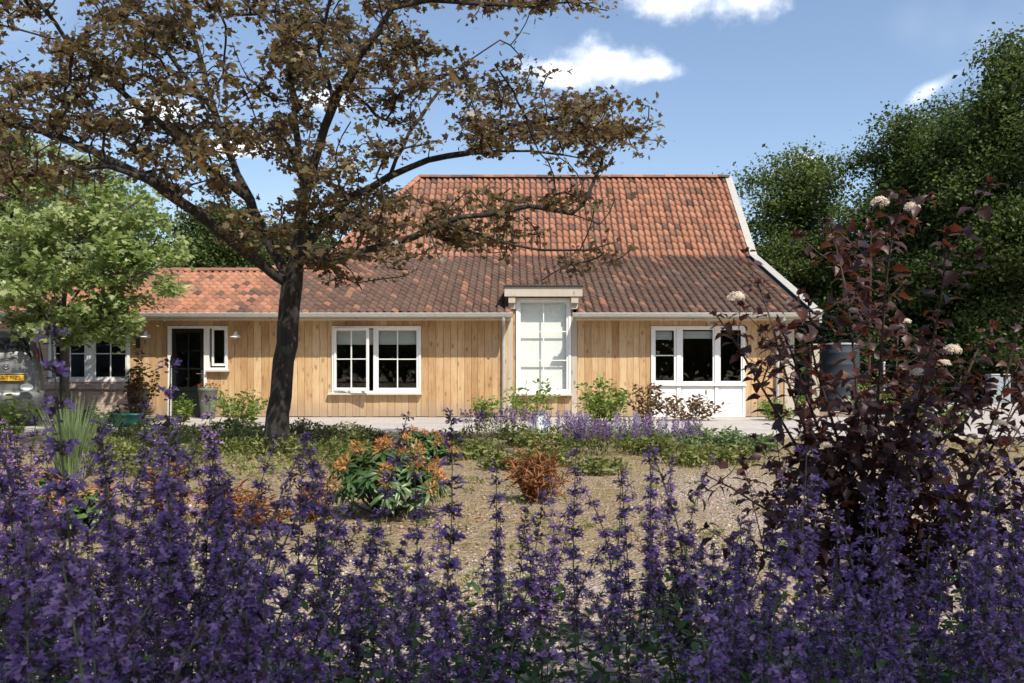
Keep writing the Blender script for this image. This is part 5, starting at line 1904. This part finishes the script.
    tx = link('plate_lettering', lm, None, pl); tx.location = (.02 + px0, -.0870, .93); tx.rotation_euler = (math.radians(90), 0, 0)
    tx.scale = (.92, .95, 1)
    mb = MB()
    mb.tube([(.055 * math.cos(t) + .16, -.045, 1.15 + .04 * math.sin(t)) for t in np.linspace(0, 2 * math.pi, 25)], .007, 6, cap=False)
    mb.tube([(.135, -.05, 1.17), (.16, -.052, 1.14), (.185, -.05, 1.17)], .006, 6)
    mb.build('badge', MATS['chrome'], e, smooth=True)
    mb = MB(); mb.box(-.32 + px0, .32 + px0, -.092, -.06, 1.0, 1.02); mb.build('plate_trim', MATS['car_silver'], e, bevel=.006)


build_car()

# ------------------------------------------------------------------ the dark red shrub in front (ninebark)


def ninebark():
    r = np.random.default_rng(5)
    Y = 2.9
    base = Vector(((872 - 512) * Y / FPX, Y, 0))
    e = empty('ninebark_shrub', base); tag(e, 'tall dark purple-leaved shrub with creamy flower balls at the right', 'shrub')
    bz = np.array(base)
    q = lambda px, py, dy=0: np.array(P(px, py, Y + dy)) - bz
    canes = [  # each: px points from low to tip
        [(872, 560), (874, 460), (876, 360), (876, 270), (880, 210)], [(876, 560), (892, 450), (904, 340), (908, 260), (913, 215)],
        [(868, 570), (840, 520), (800, 450), (762, 390), (735, 340), (716, 305)], [(868, 575), (838, 500), (806, 420), (776, 350), (756, 310), (746, 285)],
        [(866, 560), (830, 470), (806, 390), (790, 340), (782, 315)], [(870, 560), (850, 470), (832, 400), (824, 350), (822, 320)],
        [(880, 560), (920, 470), (950, 400), (972, 350), (984, 325)], [(884, 570), (940, 500), (985, 440), (1010, 400), (1026, 372)],
        [(878, 560), (910, 460), (928, 380), (942, 290), (950, 215)], [(872, 560), (858, 440), (854, 330), (850, 260), (846, 215)],
        [(884, 580), (950, 520), (1000, 480), (1040, 450)], [(880, 580), (930, 530), (970, 470), (1000, 430), (1020, 410)],
        [(864, 580), (810, 530), (760, 500), (728, 480), (705, 470)], [(866, 580), (820, 540), (790, 500), (760, 455)],
        [(876, 570), (900, 500), (912, 440), (920, 390)], [(872, 570), (880, 480), (892, 400), (896, 350)], [(870, 580), (850, 510), (838, 460), (836, 420)],
        [(882, 590), (960, 545), (1020, 520), (1060, 500)], [(866, 590), (830, 560), (800, 540), (780, 520)], [(878, 575), (930, 500), (946, 450), (962, 415)],
        [(884, 590), (960, 500), (1010, 420), (1030, 340)], [(884, 590), (970, 530), (1040, 470), (1070, 420)],
        [(860, 600), (800, 570), (750, 545), (720, 540)], [(880, 600), (950, 580), (1010, 560)], [(868, 590), (820, 545), (800, 480), (790, 440)], [(876, 590), (930, 560), (966, 520), (990, 470)], [(872, 590), (850, 540), (846, 480), (856, 440)], [(876, 590), (896, 540), (904, 480), (890, 430)],
        [(874, 560), (866, 470), (868, 400), (872, 385)], [(876, 560), (900, 470), (934, 370), (944, 330)]]
    mb = MB(); C, N, T, S = [], [], [], []; tips = []
    def leafy(line, rad, lsize, start, gap):
        pts = np.array(line)
        seg = np.linalg.norm(np.diff(pts, axis=0), axis=1); tot = seg.sum(); cum = np.concatenate([[0], np.cumsum(seg)])
        s = start * tot; side = r.uniform(0, 6.28)
        while s < tot:
            i = min(len(seg) - 1, int(np.searchsorted(cum, s) - 1)); i = max(i, 0)
            f = (s - cum[i]) / seg[i]; p = pts[i] * (1 - f) + pts[i + 1] * f
            ax = (pts[i + 1] - pts[i]) / seg[i]
            side += 2.4 + r.normal() * .3
            u = np.cross(ax, [0.1, .3, 1.]); u /= np.linalg.norm(u) + 1e-9; v = np.cross(ax, u)
            d = u * math.cos(side) + v * math.sin(side) + ax * .35; d /= np.linalg.norm(d)
            pet = p + d * .018
            mb.tube([p, pet], [.0012, .001], 3, cap=False)
            tt = d + np.array([0, 0, -.55 + r.normal() * .35])
            nn = np.array([0, -.35, 1.]) + ax * .3 + r.normal(size=3) * .6
            C.append(pet); T.append(tt); N.append(nn); S.append(lsize * r.uniform(.65, 1.2) * (1 - .35 * (s / tot) ** 6))
            s += gap * r.uniform(.7, 1.3)
        # a rosette of young leaves at the end
        for _ in range(6):
            d = r.normal(size=3) + ax * 1.4; C.append(pts[-1]); T.append(d); N.append(r.normal(size=3) + np.array([0, 0, .5])); S.append(lsize * r.uniform(.35, .6))
    for ci, cn in enumerate(canes):
        dys = np.linspace(0, 1, len(cn)) * r.uniform(-.45, .45)
        foot = np.array([r.normal() * .04, r.normal() * .04, 0.0])
        line0 = [foot] + [q(px, py, dy) for (px, py), dy in zip(cn, dys)]
        # smooth the cane
        pp = np.array(line0)
        t = np.linspace(0, len(pp) - 1, 14)
        line = np.stack([np.interp(t, range(len(pp)), pp[:, k]) for k in range(3)], 1)
        line[3:] += np.cumsum(r.normal(size=(len(line) - 3, 3)) * .011, axis=0)
        for _ in range(2): line[1:-1] = (line[:-2] + 2 * line[1:-1] + line[2:]) / 4
        L = len(line)
        mb.tube(line, [.0075 * (1 - .75 * k / L) for k in range(L)], 5, cap=False)
        leafy(line, .006, .058, .22, .019)
        tips.append(line[-1])
        for _ in range(7):
            k = r.integers(3, L - 1)
            a = line[k]; d = r.normal(size=3) * np.array([1, 1, .5]) + np.array([0, 0, .5]); d /= np.linalg.norm(d)
            l2 = r.uniform(.10, .24)
            tw = np.array([a, a + d * l2 * .5 + [0, 0, .01], a + d * l2 + [0, 0, .04]])
            mb.tube(tw, [.003, .002, .001], 3, cap=False)
            leafy(tw, .002, .052, .15, .022)
    mb.build('stems', MATS['cane_brown'], e)
    link('foliage', inst_mesh('foliage', LEAF_CURVED[0], LEAF_CURVED[1], np.array(C), np.array(N), np.array(T), np.array(S)), MATS['ninebark_leaf'], e)
    # flower balls
    fl = [(880, 203, 8.5), (912, 208, 7.5), (952, 351, 9), (944, 364, 6), (918, 374, 7), (962, 411, 8), (885, 425, 11), (864, 431, 9), (936, 436, 6), (872, 391, 5), (846, 402, 5), (736, 298, 8), (1000, 424, 6), (906, 322, 5), (894, 452, 5), (826, 446, 5)]
    for k, (px, py, rp) in enumerate(fl):
        dy = 0 if k < 2 else r.uniform(-.3, .25)
        c = q(px, py, dy); R = rp * Y / FPX
        j = int(np.argmin([np.linalg.norm(t_ - c) for t_ in C])); 
        mbs = MB(); mbs.tube([C[j] - c, (C[j] - c) * .5 + np.array([0, 0, -.01]), (0, 0, 0)], [.0016, .0014, .0012], 4, cap=False)
        n = 190
        d = rand_dirs(n); d[:, 2] = np.abs(d[:, 2]) * 1.0 - .12
        pts = d * R * np.array([1, 1, .8]) * r.uniform(.88, 1.04, (n, 1))
        me = inst_mesh('flower_head', LEAF_OVAL[0], LEAF_OVAL[1], np.repeat(pts, 2, axis=0), np.repeat(d, 2, axis=0) + r.normal(size=(2 * n, 3)) * .35, r.normal(size=(2 * n, 3)), R * r.uniform(.22, .34, 2 * n))
        h = link('flower_head', me, MATS['ninebark_bloom'], e); h.location = c
        st = mbs.build('flower_stalk', MATS['cane_brown'], h)


ninebark()

# ------------------------------------------------------------------ the catmint border


def catmint_stem(seed, whorls=9, spike=.40, nbr=4, loose=0.0):
    """one flowering stem, 1 m tall: leaf pairs below, whorls of two-lipped flowers above, small side spikes"""
    r = np.random.default_rng(seed)
    mb = MB()
    FC, FT, FN, FS = [], [], [], []     # flowers
    KC, KT, KN, KS = [], [], [], []     # calyces and buds
    LC, LT, LN, LS = [], [], [], []     # leaves
    def spike_on(a, d, length, nw, scale):
        bend = r.normal(size=3) * .13
        line = []
        for t in np.linspace(0, 1, 7):
            line.append(a + d * length * t + bend * t * t * length)
        mb.tube(line, [.0022 * scale * (1.1 - .6 * t) for t in np.linspace(0, 1, 7)], 4, cap=False)
        for w in range(nw):
            t = 1 - ((nw - 1 - w) / nw) ** .0 * 0 - (1 - (w + .6) / nw) ** 1.25
            t = min(max(t, .05), .985)
            p = a + d * length * t + bend * t * t * length
            top = w / max(1, nw - 1)
            nf = int((36 - 17 * top) * (.75 + .5 * r.random()) * scale)
            rad = (.015 - .005 * top) * scale
            for k in range(max(4, nf)):
                ang = r.uniform(0, 6.28); el = r.normal() * .35 + .25
                u = np.array([math.cos(ang) * math.cos(el), math.sin(ang) * math.cos(el), math.sin(el)])
                b = p + u * .004 + np.array([0, 0, r.normal() * .007 * scale])
                KC.append(b); KT.append(u); KN.append(r.normal(size=3)); KS.append((.0112 - .0025 * top) * scale * r.uniform(.8, 1.2))
                if r.random() < (.56 - .25 * top ** 2):
                    FC.append(b + u * .008 * scale); FT.append(u + np.array([0, 0, .12])); FN.append(np.array([0, 0, 1.]) + r.normal(size=3) * .35); FS.append((.0158 - .005 * top) * scale * r.uniform(.7, 1.2))
            if top < .75:
                a0 = r.uniform(0, 6.28)
                for s in (0, math.pi):
                    u = np.array([math.cos(a0 + s), math.sin(a0 + s), -.1])
                    LC.append(p); LT.append(u); LN.append(np.array([0, 0, 1.])); LS.append(.02 * (1.1 - top) * scale)
    d0 = np.array([r.normal() * .08, r.normal() * .08, 1.])
    base_len = 1 - spike
    low = [np.array([0, 0, 0.]) + d0 * base_len * t + np.array([r.normal() * .006, r.normal() * .006, 0]) * t for t in np.linspace(0, 1, 6)]
    mb.tube(low, [.0032, .003, .003, .0028, .0026, .0024], 4, cap=False)
    spike_on(low[-1], d0, spike, whorls, 1.0)
    for k in range(9):
        t = .12 + .88 * k / 9
        p = d0 * base_len * t
        a0 = k * 1.57 + r.normal() * .3
        for s in (0, math.pi):
            u = np.array([math.cos(a0 + s), math.sin(a0 + s), .25 + r.normal() * .2])
            LC.append(p + u * .006); LT.append(u); LN.append(np.array([0, 0, 1.]) + r.normal(size=3) * .3); LS.append(.058 * (1.1 - .4 * t) * r.uniform(.8, 1.2))
            if r.random() < .6:
                for _ in range(2):
                    LC.append(p + u * .018 + r.normal(size=3) * .006); LT.append(u + r.normal(size=3) * .5); LN.append(r.normal(size=3) * .5 + np.array([0, 0, 1.])); LS.append(.02)
    for k in range(nbr):
        t = .5 + .5 * (k + r.random() * .6) / nbr
        p = d0 * base_len * t
        ang = r.uniform(0, 6.28)
        d = np.array([math.cos(ang) * .42, math.sin(ang) * .42, .9]); d /= np.linalg.norm(d)
        spike_on(p, d, r.uniform(.14, .26), int(r.integers(3, 6)), .78)
    # stem mesh (slot 0) joined with flowers (2), calyces (1), leaves (3)
    FLOWER = ([(0, .16, 0), (0, 0, .16), (0, -.16, 0), (0, 0, -.16), (.55, .2, .02), (.55, 0, .22), (.55, -.2, .02), (.55, 0, -.16),
               (1.0, .34, -.16), (1.02, -.34, -.16), (1.2, .16, -.34), (1.2, -.16, -.34), (.86, .2, .42), (.86, -.2, .42)],
              [(0, 1, 5, 4), (1, 2, 6, 5), (2, 3, 7, 6), (3, 0, 4, 7), (4, 8, 10, 7), (7, 10, 11), (7, 11, 9, 6), (5, 12, 4), (5, 13, 12), (5, 6, 13)])
    CALYX = ([(0, .1, 0), (0, -.05, .09), (0, -.05, -.09), (.6, .24, 0), (.6, -.12, .21), (.6, -.12, -.21), (1, .16, .1), (1, -.2, 0), (1, .1, -.16)],
             [(0, 1, 4, 3), (1, 2, 5, 4), (2, 0, 3, 5), (3, 4, 6), (4, 5, 7), (5, 3, 8)])
    A = np.array
    parts = [(inst_mesh('x', FLOWER[0], FLOWER[1], A(FC), A(FN), A(FT), A(FS)), 2), (inst_mesh('x', CALYX[0], CALYX[1], A(KC), A(KN), A(KT), A(KS)), 1),
             (inst_mesh('x', LEAF_OVAL[0], [tuple(f) for f in LEAF_OVAL[1]], A(LC), A(LN), A(LT) , A(LS)), 3)]
    for me, slot in parts:
        b = len(mb.v)
        mb.v += [tuple(v.co) for v in me.vertices]
        mb.f += [tuple(b + i for i in p.vertices) for p in me.polygons]
        mb.m += [slot] * len(me.polygons)
        bpy.data.meshes.remove(me)
    me = bpy.data.meshes.new('flower_stem')
    me.from_pydata(mb.v, [], mb.f)
    for nm in ('catmint_stem', 'catmint_calyx', 'catmint_bloom', 'catmint_leaf'): me.materials.append(MATS[nm])
    me.polygons.foreach_set('material_index', mb.m)
    me.update()
    return me


STEMS = [catmint_stem(400, 9, .42, 4), catmint_stem(401, 10, .48, 3), catmint_stem(402, 8, .36, 5), catmint_stem(403, 11, .52, 2), catmint_stem(404, 7, .34, 5), catmint_stem(405, 9, .46, 4), catmint_stem(406, 6, .30, 6), catmint_stem(407, 8, .40, 5), catmint_stem(408, 10, .44, 2), catmint_stem(409, 5, .28, 7), catmint_stem(410, 9, .5, 4)]


def basal_mesh(seed):
    r = np.random.default_rng(seed); n = 210
    a = r.uniform(0, 6.28, n); rr = np.sqrt(r.random(n)) * .16
    C = np.stack([np.cos(a) * rr, np.sin(a) * rr, r.random(n) ** .8 * .44 + .01], 1)
    me = inst_mesh('foliage', LEAF_OVAL[0], LEAF_OVAL[1], C, r.normal(size=(n, 3)) * .5 + np.array([0, 0, 1.]), r.normal(size=(n, 3)) + np.array([0, 0, .3]), r.uniform(.02, .05, n))
    me.materials.append(MATS['catmint_leaf'])
    return me


BASAL = [basal_mesh(k) for k in (1, 2, 3)]
rc = np.random.default_rng(2024)


def catmint(px, tops, Y, label, group, nstem=4, spread=.09, lean=0.):
    b = Vector(((px - 512) * Y / FPX, Y, 0))
    e = empty('catmint_plant', b); tag(e, label, 'flowering plant', group)
    for k in range(nstem):
        top = tops[k % len(tops)] if isinstance(tops, (list, tuple)) else tops + rc.normal() * 26 / Y
        h = max(.34, P(px, top, Y).z)
        o = bpy.data.objects.new('flower_stem', STEMS[rc.integers(len(STEMS))])
        COL.objects.link(o); o.parent = e
        a = rc.uniform(0, 6.28); rr = spread * math.sqrt(rc.random()) if k else 0
        tilt = rc.normal(size=2) * (.16 if k else (.035 if len(group) == len(GC) else .11))
        o.location = (math.cos(a) * rr * .5, math.sin(a) * rr * .5, 0)
        o.rotation_euler = (tilt[0], tilt[1] + lean + (math.cos(a) * rr * .8 if k else 0), rc.uniform(0, 6.28))
        s = h
        o.scale = (max(s, .8), max(s, .8), s)
    f = bpy.data.objects.new('foliage', BASAL[rc.integers(3)]); COL.objects.link(f); f.parent = e
    f.rotation_euler = (0, 0, rc.uniform(0, 6.28))
    return e


GC = 'catmint border in front'
# single plants that stand out against what lies behind them
for (px, tops, Y, lab, ns, sp) in [
    (112, [378, 425], 1.4, 'tallest catmint, its spike reaching up to the brick end window', 2, .05), (20, [402, 440, 462], 1.5, 'tall catmint at the far left in front of the car bumper', 3, .08),
    (190, [402, 462], 1.6, 'slender catmint standing up before the dark door', 2, .05), (146, [412, 470], 1.7, 'slender catmint standing up below the left planter', 2, .05),
    (52, [432, 470], 2.1, 'catmint whose spike stands before the tall grass clump', 2, .05), (228, [436, 455, 480], 2.2, 'branching catmint in front of the ground cover left of the tree', 3, .07),
    (376, [438, 490], 1.6, 'catmint spike standing before the near orange azalea', 2, .04), (402, [484, 520], 2.0, 'slim catmint spike on the bare soil right of the near azalea', 2, .04),
    (500, [470, 498], 2.2, 'tall bare-stemmed catmint in the middle of the dry soil', 2, .04), (583, [462, 500], 2.1, 'slender catmint right of the withered rust-brown shrub', 2, .05),
    (632, [464, 480], 2.4, 'thin leggy catmint rising before the widest purple sage', 3, .07), (706, [458, 486], 1.3, 'stout double-headed catmint in front of the pale gravel', 2, .05),
    (735, [470, 500], 1.9, 'catmint with a rounded head just left of the dark red shrub', 2, .05), (1002, [428, 470], 2.1, 'pale catmint spike before the paving at the right edge', 2, .05),
    (860, [496, 520, 540], 1.8, 'catmint standing against the black hollow under the dark red shrub', 3, .07), (960, [478, 500, 520], 1.9, 'catmint spikes before the reddish right half of the dark shrub', 3, .07)]:
    catmint(px, tops, Y, lab, GC, ns, sp)


def topline(px):
    return float(np.interp(px, [-60, 0, 120, 240, 330, 420, 520, 600, 700, 800, 900, 1000, 1080], [430, 434, 440, 452, 474, 522, 528, 506, 502, 508, 502, 486, 476]))


LEFT = 'catmint in the dense left part of the flower border'
MID = 'catmint in the open middle of the flower border'
RIGHT = 'catmint in the shaded right part of the flower border'
LABS = {LEFT: 'purple catmint in the dense left part of the border, crowded among its like',
        MID: 'purple catmint in the sparse middle of the border, with sunlit soil behind',
        RIGHT: 'purple catmint in deep shade at the right, below the dark red shrub'}
bands = [(2.75, 14, 0), (2.4, 12, 18), (2.05, 11, 40), (1.75, 8, 62), (1.45, 5, 92), (1.2, 4, 132), (.98, 3, 180)]
for (Yb, cnt, down) in bands:
    for k in range(cnt):
        px = -50 + 1130 * (k + rc.uniform(.1, .9)) / cnt
        Y = Yb * rc.uniform(.94, 1.06)
        mid = 350 < px < 655
        if mid and rc.random() < (.42 if Yb > 1.6 else .6): continue
        top = topline(px) + down + rc.normal() * 26
        g = LEFT if px <= 350 else MID if px < 655 else RIGHT
        catmint(px + rc.normal() * 14, top, Y * rc.uniform(.96, 1.04), LABS[g], g, int(rc.integers(3, 4 if mid else 6)), .10 if mid else .13)
